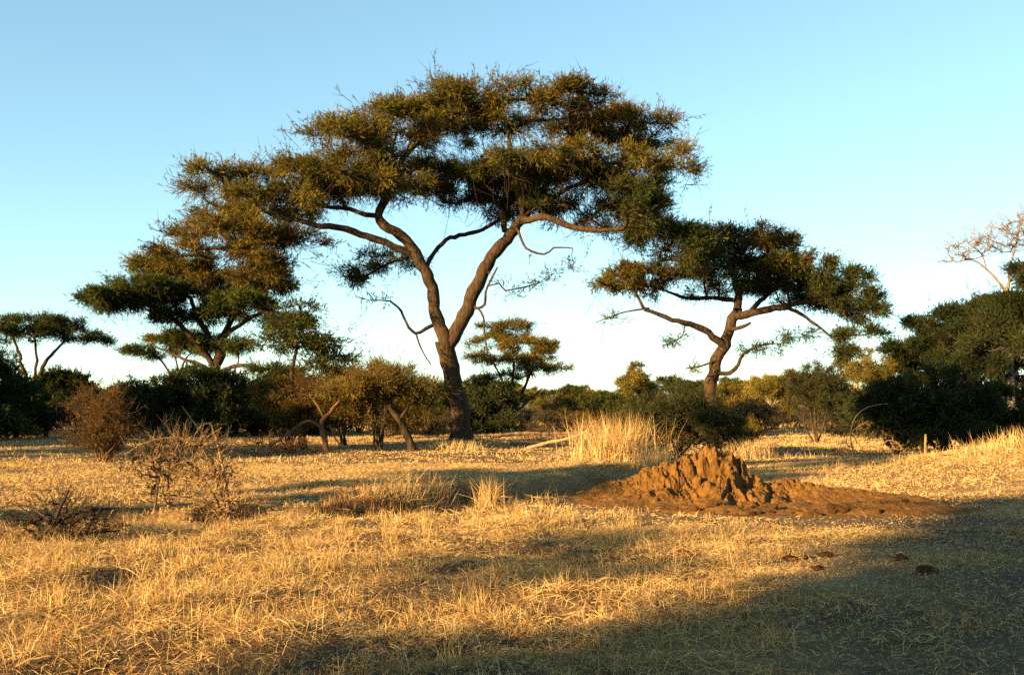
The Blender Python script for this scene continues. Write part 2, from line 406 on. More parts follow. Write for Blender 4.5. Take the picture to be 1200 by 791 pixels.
def grow(nodes, nodeR, att, r, rt=0.012, up=0.7, K=5, wig=0.10):
    """join every attractor to the growing skeleton; returns (P(N,K,3), R(N,K)), all node positions"""
    pos = [np.array(q) for q in nodes]; par = [-1] * len(pos); nb = len(pos)
    arr = np.zeros((len(pos) + len(att) * (K - 1), 3)); arr[:nb] = np.array(nodes); cnt_n = nb
    from_d = np.min(np.linalg.norm(att[:, None, :] - arr[None, :nb, :], axis=2), axis=1)
    order = np.argsort(from_d)
    paths = []
    parent = np.full(len(arr), -1, int)
    for ai in order:
        a_ = att[ai]
        d = arr[:cnt_n] - a_
        cost = np.sqrt((d * d).sum(1)) + up * np.maximum(d[:, 2], 0)
        k = int(np.argmin(cost)); b_ = arr[k]
        L = np.linalg.norm(a_ - b_)
        if L < 0.02: continue
        m1 = b_ + (a_ - b_) * np.array([0.35, 0.35, 0.5]) + r.normal(size=3) * wig * L
        m2 = b_ + (a_ - b_) * np.array([0.7, 0.7, 0.82]) + r.normal(size=3) * wig * 0.8 * L
        ts = np.linspace(0, 1, K)[1:]
        ids = [k]; prev = k
        for t in ts:
            p = ((1 - t) ** 3) * b_ + 3 * t * (1 - t) ** 2 * m1 + 3 * t * t * (1 - t) * m2 + t ** 3 * a_
            arr[cnt_n] = p; parent[cnt_n] = prev; prev = cnt_n; ids.append(cnt_n); cnt_n += 1
        paths.append(ids)
    cnt = np.ones(cnt_n)
    leafs = np.zeros(cnt_n)
    for ids in paths: leafs[ids[-1]] += 1
    for k in range(cnt_n - 1, nb - 1, -1):
        if parent[k] >= 0: leafs[parent[k]] += leafs[k]
    rad = rt * np.sqrt(np.maximum(leafs, 1))
    if nodeR is not None: cap = np.concatenate([np.asarray(nodeR), np.full(cnt_n - nb, 9.0)])
    P, R = [], []
    for ids in paths:
        rr = rad[ids].copy(); rr[0] = rad[ids[1]]
        if nodeR is not None and ids[0] < nb: rr = np.minimum(rr, nodeR[ids[0]] * 0.8)
        P.append(arr[ids]); R.append(rr)
    return np.array(P), np.array(R), arr[:cnt_n]

def mixcol(n, cols, wts, r):
    k = r.choice(len(cols), n, p=np.asarray(wts) / sum(wts)); return np.asarray(cols)[k]

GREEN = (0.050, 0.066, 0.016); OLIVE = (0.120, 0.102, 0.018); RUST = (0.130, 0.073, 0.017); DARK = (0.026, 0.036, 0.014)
def make_tree(name, base, limbs, pads, seed, label=None, cat='tree', group=None, natt=160, ntwig=1400, spt=9, leaf=(0.014, 0.085), spray=0.34,
              nl=8, cols=None, bark=None, rt=0.016, whisk=0, subpads=False, trunk_sides=12, leafless=False, droop=0.25, cs=0.85, cz=0.27, hang=0, wl=1.0, jit=0.12, lang=(0.25, 0.75)):
    """limbs: list of (name, [(x,y,z,r)...]) in world coordinates; pads: (centre, rx, ry, rz, weight, colour weights)"""
    r = np.random.default_rng(seed)
    root = empty(name, base, label, cat, group)
    nodes, nodeR = [], []
    for ln, pts in limbs:
        pts = np.asarray(pts, float)
        P, R = resample(pts[:, :3], pts[:, 3], 0.35)
        if len(P) > 4:
            wob = np.cumsum(r.normal(size=(len(P), 3)), axis=0); wob -= np.linspace(0, 1, len(P))[:, None] * wob[-1]
            P = P + wob * np.minimum(0.05, R.mean() * 0.35)
        R = R * (1 + 0.06 * np.sin(np.arange(len(R)) * 1.7 + seed)) 
        g = Geo(); tubes(g, P[None], R[None], trunk_sides if R[0] > 0.08 else 7)
        if ln == 'trunk' and R[0] > 0.12:     # fluted, buttressed foot
            v = g.v[0]; c0 = np.asarray(P[0]); hgt = v[:, 2] - P[0][2]
            angv = np.arctan2(v[:, 1] - c0[1], v[:, 0] - c0[0])
            k = (1 + 0.22 * np.exp(-np.maximum(hgt, 0) / 0.9) * (1 + np.sin(angv * 4 + seed)) + 0.05 * np.sin(angv * 7 + hgt * 0.8))
            idx = np.clip(np.round(np.interp(hgt, P[:, 2] - P[0][2], np.arange(len(P)))).astype(int), 0, len(P) - 1)
            v[:, :2] = P[idx][:, :2] + (v[:, :2] - P[idx][:, :2]) * k[:, None]
        g.build(ln, bark or M_BARK, root, origin=base, smooth=True)
        nodes += list(P[1:]); nodeR += list(R[1:])
    nodes = np.array(nodes); nodeR = np.array(nodeR)
    if len(pads) == 0: return root
    low = np.array([p[0][2] - p[3] for p in pads]).min()
    usable = nodes[:, 2] > min(low - 2.0, np.percentile(nodes[:, 2], 60))
    nodes_u, nodeR_u = nodes[usable], nodeR[usable]
    wt = np.array([p[1] * p[2] * (p[4] if len(p) > 4 else 1) for p in pads]); wt = wt / wt.sum()
    atts = [pad_points(p, max(3, int(natt * w_)), r, 0.25, seed + q) for q, (p, w_) in enumerate(zip(pads, wt))]
    att = np.concatenate(atts) - [0, 0, 0.06]
    bp, br, allp = grow(nodes_u, nodeR_u, att, r, rt)
    gb = Geo(); tubes(gb, bp, br, 5)
    kd = kdtree.KDTree(len(allp))
    for k, p in enumerate(allp): kd.insert(Vector(p), k)
    kd.balance()
    geos = []
    for q, (p, w_) in enumerate(zip(pads, wt)):
        n = max(4, int(ntwig * w_))
        ac = atts[q]; csz = cs * r.uniform(0.65, 1.35, len(ac)); pick = r.integers(0, len(ac), n)
        off = r.normal(size=(n, 3)); off = off / (np.linalg.norm(off, axis=1, keepdims=True) + 1e-6) * r.random((n, 1)) ** 0.45
        tp = ac[pick] + off * csz[pick][:, None] * np.array([1, 1, cz])
        nb = np.array([kd.find(Vector(x))[0][:] for x in tp])
        mid = (tp + nb) / 2 + r.normal(size=tp.shape) * 0.10 * np.linalg.norm(tp - nb, axis=1, keepdims=True)
        tubes(gb, np.stack([nb, mid, tp], 1), np.tile([rt * 0.75, rt * 0.6, rt * 0.35], (n, 1)), 3)
        gl = Geo()
        if not leafless:
            m = n * spt
            s = r.integers(0, n, m); t = r.uniform(0.35, 1.0, m)[:, None]
            bpnt = np.where(t < 0.7, nb[s] * (1 - t / 0.7 * 0.5) + mid[s] * (t / 0.7 * 0.5), mid[s] * (1 - (t - 0.7) / 0.3) + tp[s] * ((t - 0.7) / 0.3))
            tlen = np.linalg.norm(tp - nb, axis=1)
            bpnt = np.where((tlen[s] > 1.2)[:, None], tp[s] + (nb[s] - tp[s]) * (r.random((m, 1)) * 0.6 / np.maximum(tlen[s], .1)[:, None]), bpnt)
            bpnt = bpnt + r.normal(size=(m, 3)) * np.array([jit, jit, jit * 0.55])
            outw = (bpnt - np.asarray(p[0])) / np.array([p[1], p[2], p[3]])
            outw[:, 2] *= 0.6
            D = outw * 0.55 + r.normal(size=(m, 3)) * 0.55 + (tp[s] - nb[s]) / (tlen[s][:, None] + 0.1) * 0.35
            D[:, 2] += 0.25 - (outw[:, 2] < -0.1) * (droop + 0.3)
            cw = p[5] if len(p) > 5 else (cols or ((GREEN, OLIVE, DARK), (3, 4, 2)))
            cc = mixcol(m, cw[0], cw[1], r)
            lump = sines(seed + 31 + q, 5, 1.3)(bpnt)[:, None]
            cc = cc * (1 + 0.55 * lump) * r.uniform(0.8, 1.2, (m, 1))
            leaf_spray(gl, bpnt, D, spray * r.uniform(0.6, 1.35, m), nl, leaf[0], leaf[1], cc, r, ang=lang)
        if whisk:
            k = max(1, int(whisk * w_)); wp = pad_points(p, k, r, 0, seed + q + 90)
            up_ = (wp - np.asarray(p[0])) / np.array([p[1], p[2], p[3]]); up_[:, 2] = np.abs(up_[:, 2]) * 0.8 + 0.25
            dr = up_ + r.normal(size=(k, 3)) * 0.35; dr /= np.linalg.norm(dr, axis=1, keepdims=True)
            ln_ = wl * r.uniform(0.4, 1.3, (k, 1)); e = wp + dr * ln_
            md = wp + dr * ln_ * 0.5 + r.normal(size=(k, 3)) * 0.06 * wl
            tubes(gb, np.stack([wp, md, e], 1), np.tile([rt * .7, rt * .55, rt * .32], (k, 1)), 3)
            # side twiglets and a few leaves
            for f in (0.45, 0.7, 0.9):
                b0 = wp + dr * ln_ * f; dd = dr + r.normal(size=(k, 3)) * 0.7; ee = b0 + dd * ln_ * 0.28
                tubes(gb, np.stack([b0, (b0 + ee) / 2 + r.normal(size=(k, 3)) * 0.02 * wl, ee], 1), np.tile([rt * .45, rt * .38, rt * .25], (k, 1)), 3)
                if not leafless:
                    leaf_spray(gl, b0, dd, 0.22 * r.uniform(0.6, 1.3, k), max(3, nl // 2), leaf[0], leaf[1], mixcol(k, *(p[5] if len(p) > 5 else (cols or ((GREEN, OLIVE, DARK), (3, 4, 2)))), r), r)
        if hang:
            k = max(1, int(hang * w_)); wp = nb[r.integers(0, n, k)]
            dr = r.normal(size=(k, 3)) * 0.55; dr[:, 2] = -np.abs(dr[:, 2]) - 0.35; dr /= np.linalg.norm(dr, axis=1, keepdims=True)
            ln_ = r.uniform(0.5, 1.7, (k, 1)); md = wp + dr * ln_ * 0.5 + r.normal(size=(k, 3)) * 0.10; e = wp + dr * ln_ + r.normal(size=(k, 3)) * 0.12
            tubes(gb, np.stack([wp, md, e], 1), np.tile([rt * .6, rt * .5, rt * .3], (k, 1)), 3)
            for f in (0.35, 0.6, 0.85):
                b0_ = wp + (e - wp) * f; ee = b0_ + (dr + r.normal(size=(k, 3)) * 0.8) * ln_ * 0.3
                tubes(gb, np.stack([b0_, (b0_ + ee) / 2 + r.normal(size=(k, 3)) * 0.03, ee], 1), np.tile([rt * .4, rt * .35, rt * .25], (k, 1)), 3)
        geos.append(gl)
    if leafless:
        gb.build('crown', bark or M_TWIG, root, origin=base)
        return root
    if subpads:
        crown = gb.build('crown', M_TWIG, root, origin=base)
        for gl in geos: gl.build('foliage_pad', M_LEAF, crown, origin=base)
    else:
        gb.build('branching', M_TWIG, root, origin=base)
        big = Geo()
        for gl in geos:
            for v, t, c in zip(gl.v, gl.t, gl.c): big.v.append(v); big.t.append(t - 0); big.c.append(c)
        # re-index
        big = Geo()
        for gl in geos:
            if gl.n: big.add(np.concatenate(gl.v), np.concatenate(gl.t), np.concatenate(gl.c))
        big.build('crown', M_LEAF, root, origin=base)
    return root

def trace(Yd, pts, scale=1.0):
    """[(px, py, r_px, depth offset)] at depth Yd -> world (x, y, z, r)"""
    out = []
    for q in pts:
        px, py, rp = q[:3]; dy = q[3] if len(q) > 3 else 0.0
        p = PX(px, py, Yd + dy); out.append((*p, rp * (Yd + dy) / F * scale))
    return out
def tpad(Yd, px, py, rx, rz, dy, ry, wt=1.0, cw=None):
    c = PX(px, py, Yd + dy); s = (Yd + dy) / F
    p = [c, rx * s, ry, rz * s, wt]
    if cw is not None: p.append(cw)
    return tuple(p)

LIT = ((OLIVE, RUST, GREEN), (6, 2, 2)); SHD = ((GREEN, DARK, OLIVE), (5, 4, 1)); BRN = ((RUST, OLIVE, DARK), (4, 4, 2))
# ------------------------------------------------------------------ the big forked acacia
YD = 47.0
b0 = PX(541, 520, YD); b0[2] = float(H(b0[0], b0[1])) - 0.05
limbs = [
 ('trunk', trace(YD, [(541, 524, 15), (541, 512, 12.5), (540, 495, 11), (538, 470, 10.5), (533, 445, 10.5), (527, 422, 10.5), (521, 400, 11)])),
 ('limb', trace(YD, [(523, 408, 8), (516, 388, 8), (508, 363, 7.2), (502, 337, 7), (490, 313, 6.6, -.2), (479, 290, 6.3, -.4), (464, 277, 6, -.5), (446, 268, 5.6, -.6), (440, 254, 5.2, -.5), (445, 240, 4.8, -.4), (453, 222, 4.4), (464, 200, 3.6), (480, 180, 2.8, .4), (505, 158, 2, .8)])),
 ('limb', trace(YD, [(482, 297, 4.4, -.4), (453, 284, 4.4, -.8), (426, 277, 4.2, -1.2), (403, 270, 4, -1.6), (380, 267, 3.4, -2), (352, 262, 2.8, -2.4), (322, 254, 2.2, -2.8), (290, 243, 1.6, -3)])),
 ('limb', trace(YD, [(440, 252, 3.2, -.5), (420, 247, 2.8, -.2), (403, 242, 2.6), (380, 240, 2.4, .3), (350, 228, 2, .6), (320, 214, 1.5, 1)])),
 ('limb', trace(YD, [(498, 310, 2.8), (508, 293, 2.6, .6), (522, 281, 2.6, 1.2), (543, 274, 2.6, 1.8), (566, 268, 2.4, 2.4), (590, 252, 2, 3), (600, 235, 1.5, 3.5)])),
 ('limb', trace(YD, [(521, 406, 8.5), (534, 386, 8.6), (543, 363, 8.2), (551, 342, 8, .2), (566, 313, 7.6, .3), (580, 287, 7.2, .5), (595, 267, 6.6, .6), (610, 255, 5.6, .8), (627, 238, 4.6, 1), (645, 215, 3.6, 1.2), (660, 190, 2.8, 1.2), (672, 165, 2.2, 1.2)])),
 ('limb', trace(YD, [(602, 262, 4.4, .6), (621, 257, 4.2, .2), (636, 255, 4, -.2), (656, 261, 3.8, -.4), (680, 269, 3.4, -.6), (705, 269, 2.8, -.8), (730, 265, 2.3, -1), (755, 268, 1.8, -1), (785, 280, 1.3, -.6)])),
 ('limb', trace(YD, [(590, 272, 3.6, .6), (583, 250, 3.2, 1.2), (572, 234, 2.6, 1.8), (556, 218, 2, 2.2), (535, 205, 1.4, 2.5)])),
 ('limb', trace(YD, [(612, 253, 3.8, .8), (608, 228, 3.2, .4), (606, 200, 2.6, 0), (600, 170, 2.2, -.3), (592, 140, 1.6, -.5)])),
 ('limb', trace(YD, [(622, 244, 3.4, 1), (655, 228, 2.8, 1.6), (695, 205, 2.3, 1.5), (735, 180, 1.8, 1), (765, 160, 1.2, .6)])),
 ('limb', trace(YD, [(606, 268, 1.6, .2), (618, 290, 1.5, -.4), (639, 297, 1.3, -.8), (650, 290, 1.1, -1), (671, 291, .8, -1.3)])),
 ('limb', trace(YD, [(550, 356, 2, .1), (562, 362, 1.8, -.3), (570, 357, 1.7, -.4), (572, 342, 1.5, -.6), (583, 313, 1, -.8)])),
 ('limb', trace(YD, [(560, 361, 1.4, -.3), (566, 370, 1.3, -.4), (568, 392, 1, -.5), (571, 410, .6, -.5)])),
 ('limb', trace(YD, [(510, 380, 2.4), (498, 385, 2.2, -.3), (487, 390, 1.8, -.5), (479, 383, 1.6, -.7), (470, 366, 1.5, -.9), (457, 353, 1.1, -1)])),
 ('limb', trace(YD, [(487, 390, 1.2, -.5), (493, 407, 1, -.5), (505, 427, .6, -.5)])),
]
pads = [
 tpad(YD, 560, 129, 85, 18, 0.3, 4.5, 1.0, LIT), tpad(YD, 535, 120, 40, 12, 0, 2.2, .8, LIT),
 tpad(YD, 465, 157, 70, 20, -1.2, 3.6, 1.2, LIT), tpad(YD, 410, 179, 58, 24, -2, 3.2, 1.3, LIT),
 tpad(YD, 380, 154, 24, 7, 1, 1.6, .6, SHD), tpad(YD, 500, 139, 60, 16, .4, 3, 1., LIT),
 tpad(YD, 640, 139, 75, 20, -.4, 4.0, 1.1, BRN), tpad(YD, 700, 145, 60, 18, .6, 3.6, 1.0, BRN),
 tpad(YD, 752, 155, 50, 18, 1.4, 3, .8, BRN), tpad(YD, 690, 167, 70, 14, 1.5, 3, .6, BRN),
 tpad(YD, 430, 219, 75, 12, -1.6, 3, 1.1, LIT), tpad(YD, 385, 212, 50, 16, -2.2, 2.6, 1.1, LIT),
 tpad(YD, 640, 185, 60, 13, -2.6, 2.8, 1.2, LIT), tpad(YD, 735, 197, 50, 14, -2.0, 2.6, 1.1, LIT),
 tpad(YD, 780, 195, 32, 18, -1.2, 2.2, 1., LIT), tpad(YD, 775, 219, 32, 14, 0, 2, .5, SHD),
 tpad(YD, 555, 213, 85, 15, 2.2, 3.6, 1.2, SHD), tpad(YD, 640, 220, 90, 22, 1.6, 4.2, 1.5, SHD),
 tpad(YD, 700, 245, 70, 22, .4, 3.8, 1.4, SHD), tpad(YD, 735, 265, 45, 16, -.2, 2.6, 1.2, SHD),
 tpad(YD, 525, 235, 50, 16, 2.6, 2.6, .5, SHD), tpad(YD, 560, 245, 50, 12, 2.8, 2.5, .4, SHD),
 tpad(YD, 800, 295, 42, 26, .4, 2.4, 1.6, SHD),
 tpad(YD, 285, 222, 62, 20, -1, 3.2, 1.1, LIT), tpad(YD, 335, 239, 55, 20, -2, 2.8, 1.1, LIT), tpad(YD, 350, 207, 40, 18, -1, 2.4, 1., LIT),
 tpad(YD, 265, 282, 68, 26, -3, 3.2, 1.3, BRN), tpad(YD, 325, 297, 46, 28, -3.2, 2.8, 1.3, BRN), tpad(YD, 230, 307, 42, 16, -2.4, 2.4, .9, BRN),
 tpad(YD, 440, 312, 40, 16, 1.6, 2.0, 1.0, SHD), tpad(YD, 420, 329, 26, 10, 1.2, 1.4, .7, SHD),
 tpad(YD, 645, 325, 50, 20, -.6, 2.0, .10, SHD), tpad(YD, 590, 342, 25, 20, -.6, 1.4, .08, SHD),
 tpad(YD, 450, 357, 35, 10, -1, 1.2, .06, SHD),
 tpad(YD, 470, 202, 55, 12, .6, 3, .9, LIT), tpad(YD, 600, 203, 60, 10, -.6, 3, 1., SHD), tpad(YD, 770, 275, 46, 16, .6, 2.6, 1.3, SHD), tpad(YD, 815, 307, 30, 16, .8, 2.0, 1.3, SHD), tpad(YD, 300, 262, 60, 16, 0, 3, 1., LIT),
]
make_tree('acacia_tree', b0, limbs, pads, 11, 'tall flat topped acacia with a forked trunk rising from a grassy hummock', 'tree', natt=760, ntwig=8600, spt=8,
          nl=7, leaf=(0.017, 0.17), spray=0.46, rt=0.021, hang=1100, whisk=1300, subpads=True)

# ------------------------------------------------------------------ the right hand acacia behind the dark bush
YC = 52.0
b0 = PX(832, 512, YC); b0[2] = float(H(b0[0], b0[1])) - 0.05
limbs = [
 ('trunk', trace(YC, [(828, 514, 9), (831, 490, 7.6), (836, 455, 7.2), (843, 423, 7), (850, 404, 7), (857, 383, 6.4), (865, 362, 5.8)])),
 ('limb', trace(YC, [(849, 404, 4.6), (831, 389, 4.2, -.4), (809, 376, 3.6, -.8), (794, 372, 3, -1.1), (769, 364, 2.4, -1.5), (754, 357, 2, -1.8), (746, 344, 1.7, -2), (735, 330, 1.2, -2.2)])),
 ('limb', trace(YC, [(760, 361, 1.3, -1.6), (740, 364, 1, -1.8), (720, 369, .8, -2), (698, 378, .5, -2.2)])),
 ('limb', trace(YC, [(865, 364, 5), (862, 339, 4.3, .3), (857, 321, 3.6, .5), (856, 300, 2.8, .6), (853, 282, 2, .7)])),
 ('limb', trace(YC, [(862, 353, 3, 0), (834, 350, 2.6, .5), (803, 350, 2, .9), (785, 345, 1.5, 1.2), (765, 335, 1, 1.4)])),
 ('limb', trace(YC, [(863, 368, 5), (890, 364, 4.4, -.4), (914, 359, 3.8, -.8), (936, 357, 3, -1.1), (957, 354, 2.3, -1.3), (985, 350, 1.6, -1.4)])),
 ('limb', trace(YC, [(922, 360, 2.4, -.8), (940, 369, 2.1, -1.2), (957, 380, 1.7, -1.5), (976, 395, 1.2, -1.7), (988, 408, .8, -1.8)])),
 ('limb', trace(YC, [(880, 364, 3, .3), (900, 345, 2.6, 1), (925, 330, 2, 1.6), (950, 318, 1.4, 2)])),
 ('limb', trace(YC, [(857, 386, 2.4), (868, 384, 2.2, -.2), (880, 378, 1.6, -.4)])),
 ('limb', trace(YC, [(843, 438, 2.6), (856, 438, 2.6, -.3), (866, 428, 2.4, -.5), (870, 416, 1.8, -.6), (890, 406, 1.2, -.8), (914, 403, .7, -1)])),
 ('limb', trace(YC, [(843, 422, 1.4), (822, 429, 1.1, -.4), (803, 432, .7, -.6)])),
]
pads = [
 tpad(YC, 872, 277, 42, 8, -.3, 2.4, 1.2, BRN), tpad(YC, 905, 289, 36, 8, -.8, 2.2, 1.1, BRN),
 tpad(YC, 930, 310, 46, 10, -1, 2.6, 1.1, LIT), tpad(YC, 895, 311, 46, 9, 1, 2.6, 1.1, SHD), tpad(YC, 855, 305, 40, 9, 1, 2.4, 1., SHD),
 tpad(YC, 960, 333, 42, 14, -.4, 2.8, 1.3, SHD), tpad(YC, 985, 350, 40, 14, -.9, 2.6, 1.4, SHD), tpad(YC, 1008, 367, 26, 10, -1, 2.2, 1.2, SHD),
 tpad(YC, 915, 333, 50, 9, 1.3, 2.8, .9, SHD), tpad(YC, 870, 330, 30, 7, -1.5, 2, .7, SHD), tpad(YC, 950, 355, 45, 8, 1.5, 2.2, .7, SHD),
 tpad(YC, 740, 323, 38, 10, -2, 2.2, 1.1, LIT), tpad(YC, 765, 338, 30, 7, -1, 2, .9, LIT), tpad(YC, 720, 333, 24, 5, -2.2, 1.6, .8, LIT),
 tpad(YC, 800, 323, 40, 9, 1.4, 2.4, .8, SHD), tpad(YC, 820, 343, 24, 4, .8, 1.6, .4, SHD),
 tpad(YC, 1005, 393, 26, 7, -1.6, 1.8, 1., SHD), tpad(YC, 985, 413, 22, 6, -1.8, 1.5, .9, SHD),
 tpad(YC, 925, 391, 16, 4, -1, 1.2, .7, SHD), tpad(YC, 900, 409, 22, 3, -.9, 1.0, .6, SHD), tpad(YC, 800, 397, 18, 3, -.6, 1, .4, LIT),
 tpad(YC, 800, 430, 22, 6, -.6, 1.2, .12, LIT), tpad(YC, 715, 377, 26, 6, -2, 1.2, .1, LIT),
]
make_tree('acacia_tree', b0, limbs, pads, 23, 'layered umbrella acacia with a leaning dark trunk rising behind a rounded bush', 'tree', natt=340, ntwig=3500, spt=8,
          nl=7, leaf=(0.017, 0.15), spray=0.38, rt=0.020, hang=260, whisk=90, subpads=True, cs=0.62, cz=0.20)

# ------------------------------------------------------------------ the left acacia behind the big one
YB = 62.0
b0 = PX(252, 512, YB); b0[2] = float(H(b0[0], b0[1])) - 0.05
limbs = [
 ('trunk', trace(YB, [(250, 514, 9), (250, 490, 7.5), (250, 465, 7), (251, 440, 6.6), (254, 415, 6), (258, 398, 5.4)])),
 ('limb', trace(YB, [(251, 440, 4), (240, 415, 3.8, -.4), (225, 395, 3.2, -.8), (200, 372, 2.6, -1.2), (172, 358, 2, -1.6), (140, 352, 1.4, -2)])),
 ('limb', trace(YB, [(256, 400, 4.2), (272, 372, 3.4, .4), (290, 345, 2.6, .8), (310, 325, 1.8, 1)])),
 ('limb', trace(YB, [(255, 410, 3.8), (238, 372, 3, .8), (222, 345, 2.2, 1.2), (205, 325, 1.5, 1.5)])),
 ('limb', trace(YB, [(258, 402, 3), (280, 380, 2.6, -.8), (315, 366, 2, -1.4), (345, 378, 1.4, -1.8)])),
 ('limb', trace(YB, [(252, 440, 2.6), (275, 432, 2.4, -.6), (305, 432, 2, -1), (332, 436, 1.2, -1.2)])),
 ('limb', trace(YB, [(250, 436, 2.4), (230, 425, 2, .8), (205, 415, 1.4, 1.4), (180, 405, 1, 1.8)])),
]
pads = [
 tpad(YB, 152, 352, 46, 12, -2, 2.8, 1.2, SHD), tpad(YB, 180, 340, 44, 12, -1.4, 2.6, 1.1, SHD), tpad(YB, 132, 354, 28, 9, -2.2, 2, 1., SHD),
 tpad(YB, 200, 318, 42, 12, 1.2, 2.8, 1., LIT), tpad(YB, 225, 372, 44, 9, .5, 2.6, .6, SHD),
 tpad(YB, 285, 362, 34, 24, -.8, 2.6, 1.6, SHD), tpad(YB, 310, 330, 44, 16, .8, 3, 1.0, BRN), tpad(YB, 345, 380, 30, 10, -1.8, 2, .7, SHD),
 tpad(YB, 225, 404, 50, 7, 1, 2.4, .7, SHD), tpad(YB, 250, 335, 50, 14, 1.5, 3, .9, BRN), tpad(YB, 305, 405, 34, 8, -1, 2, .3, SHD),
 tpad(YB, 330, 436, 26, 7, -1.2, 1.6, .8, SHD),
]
make_tree('acacia_tree', b0, limbs, pads, 37, 'spreading acacia with a straight trunk standing in dark thicket behind the big forked tree', 'tree', natt=360, ntwig=4000, spt=8,
          nl=7, leaf=(0.021, 0.18), spray=0.46, rt=0.021, hang=300, whisk=200, subpads=True)

# ------------------------------------------------------------------ generic plants
M_DEADWOOD = bark_mat('weathered_dead_branch', (0.10, 0.058, 0.026), (0.30, 0.19, 0.09), 6, 0.4)
M_DARKDEAD = bark_mat('charred_dead_branch', (0.012, 0.009, 0.007), (0.05, 0.034, 0.022), 5, 0.4)
M_RUSTTWIG = bark_mat('rusty_dry_twig', (0.055, 0.028, 0.014), (0.17, 0.085, 0.035), 6, 0.3)
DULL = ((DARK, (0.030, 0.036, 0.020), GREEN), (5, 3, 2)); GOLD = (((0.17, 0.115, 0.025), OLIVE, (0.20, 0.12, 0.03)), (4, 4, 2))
GREY = (((0.075, 0.070, 0.055), (0.10, 0.085, 0.06), DARK), (4, 3, 2)); DRY = ((RUST, (0.15, 0.075, 0.025), (0.09, 0.05, 0.02)), (4, 3, 2))
YEL = (((0.20, 0.155, 0.040), (0.15, 0.125, 0.03), OLIVE), (4, 3, 2))
def zbase(p): p = np.array(p, float); p[2] = float(H(p[0], p[1])) - 0.03; return p
def make_bush(name, base, w, h, seed, label=None, cat='bush', group=None, cw=DULL, stems=7, npad=9, ntwig=700, spt=8, leaf=(0.018, 0.075), spray=0.24, low=0.12,
              dens=1.0, bark=None, rt=0.008, whisk=60, depth=None, leafless=False, nl=6, r0=0.035, flat=0.30, natt=110):
    r = np.random.default_rng(seed); base = np.asarray(base, float); dp = depth or w * 0.85
    limbs = []; pads = []
    for k in range(npad):
        a_ = 2 * math.pi * (k + r.uniform(-.3, .3)) / npad * 1.618 * 2; rr = math.sqrt((k + 0.3) / npad) * 0.72
        z = h * (low + (1 - low) * ((0.22 if low > 0.1 else 0.08) + (0.62 if low > 0.1 else 0.72) * r.random() ** 0.8 * (1.15 - rr ** 2)))
        if k == 0: z = h * 0.80
        c = base + np.array([math.cos(a_) * rr * w / 2, math.sin(a_) * rr * dp / 2, z])
        s_ = r.uniform(0.75, 1.2)
        pads.append((c, w * 0.22 * s_, dp * 0.22 * s_, h * flat * 0.6 * s_ , dens, cw))
    for k in range(stems):
        tgt = pads[k % npad][0]; d = tgt - base; j0 = base + np.array([r.normal() * 0.06, r.normal() * 0.06, -0.05])
        m1 = base + d * [0.25, 0.25, 0.40] + r.normal(size=3) * 0.06 * h; m2 = base + d * [0.6, 0.6, 0.75] + r.normal(size=3) * 0.06 * h
        limbs.append(('stem', [(*j0, r0), (*m1, r0 * .8), (*m2, r0 * .55), (*tgt, r0 * .3)]))
    return make_tree(name, base, limbs, pads, seed, label, cat, group, natt=natt, ntwig=ntwig, spt=spt, leaf=leaf, spray=spray, nl=nl, cols=cw,
                     bark=bark or M_TWIG, rt=rt, whisk=whisk, leafless=leafless, jit=0.05, droop=0.1, cs=0.115 * w, cz=0.8, wl=min(0.8, 0.22 * h))
def make_umbrella(name, base, w, h, seed, label=None, group=None, cw=SHD, npad=9, ntwig=900, spt=7, leaf=(0.026, 0.14), spray=0.42, bark=None, flat=0.10, layers=0.30, fork=0.35, r0=None, rt=0.02, nl=6, whisk=40):
    r = np.random.default_rng(seed); base = np.asarray(base, float); r0 = r0 or h * 0.022
    pads = []
    for k in range(npad):
        a_ = k * 2.399 + r.uniform(-.3, .3); rr = math.sqrt((k + 0.2) / npad) * 0.78
        z = h * (0.93 - layers * rr ** 1.6 - r.random() * layers * 0.55)
        c = base + np.array([math.cos(a_) * rr * w / 2, math.sin(a_) * rr * w / 2, z]); s_ = r.uniform(.8, 1.2)
        pads.append((c, w * 0.21 * s_, w * 0.21 * s_, h * flat * s_, 1.0, cw))
    lean = r.normal(size=2) * 0.04 * h; fk = base + np.array([lean[0], lean[1], h * fork])
    limbs = [('trunk', [(*(base - [0, 0, .1]), r0 * 1.3), (*(base + (fk - base) * .5 + [0.03 * h * r.normal(), 0, 0]), r0), (*fk, r0 * .95)])]
    for k in range(min(6, npad)):
        tgt = pads[npad - 1 - k][0] - [0, 0, h * flat * .5]; d = tgt - fk
        limbs.append(('limb', [(*(fk - [0, 0, h * .03]), r0 * .62), (*(fk + d * [.3, .3, .42] + r.normal(size=3) * .02 * h), r0 * .5), (*(fk + d * [.68, .68, .8] + r.normal(size=3) * .02 * h), r0 * .34), (*tgt, r0 * .16)]))
    return make_tree(name, base, limbs, pads, seed, label, 'tree', group, natt=130, ntwig=ntwig, spt=spt, leaf=leaf, spray=spray, nl=nl, cols=cw, bark=bark, rt=rt, whisk=whisk, trunk_sides=9, cs=0.085 * w, cz=0.34)
def place(root, x, y, s=1.0, rz=0.0, sz=None, label=None, group=None):
    root.location = (float(x), float(y), float(H(x, y)) - 0.04); root.scale = (s, s, sz or s); root.rotation_euler = (0, 0, rz)
    if label: root['label'] = label
    if group: root['group'] = group
    return root

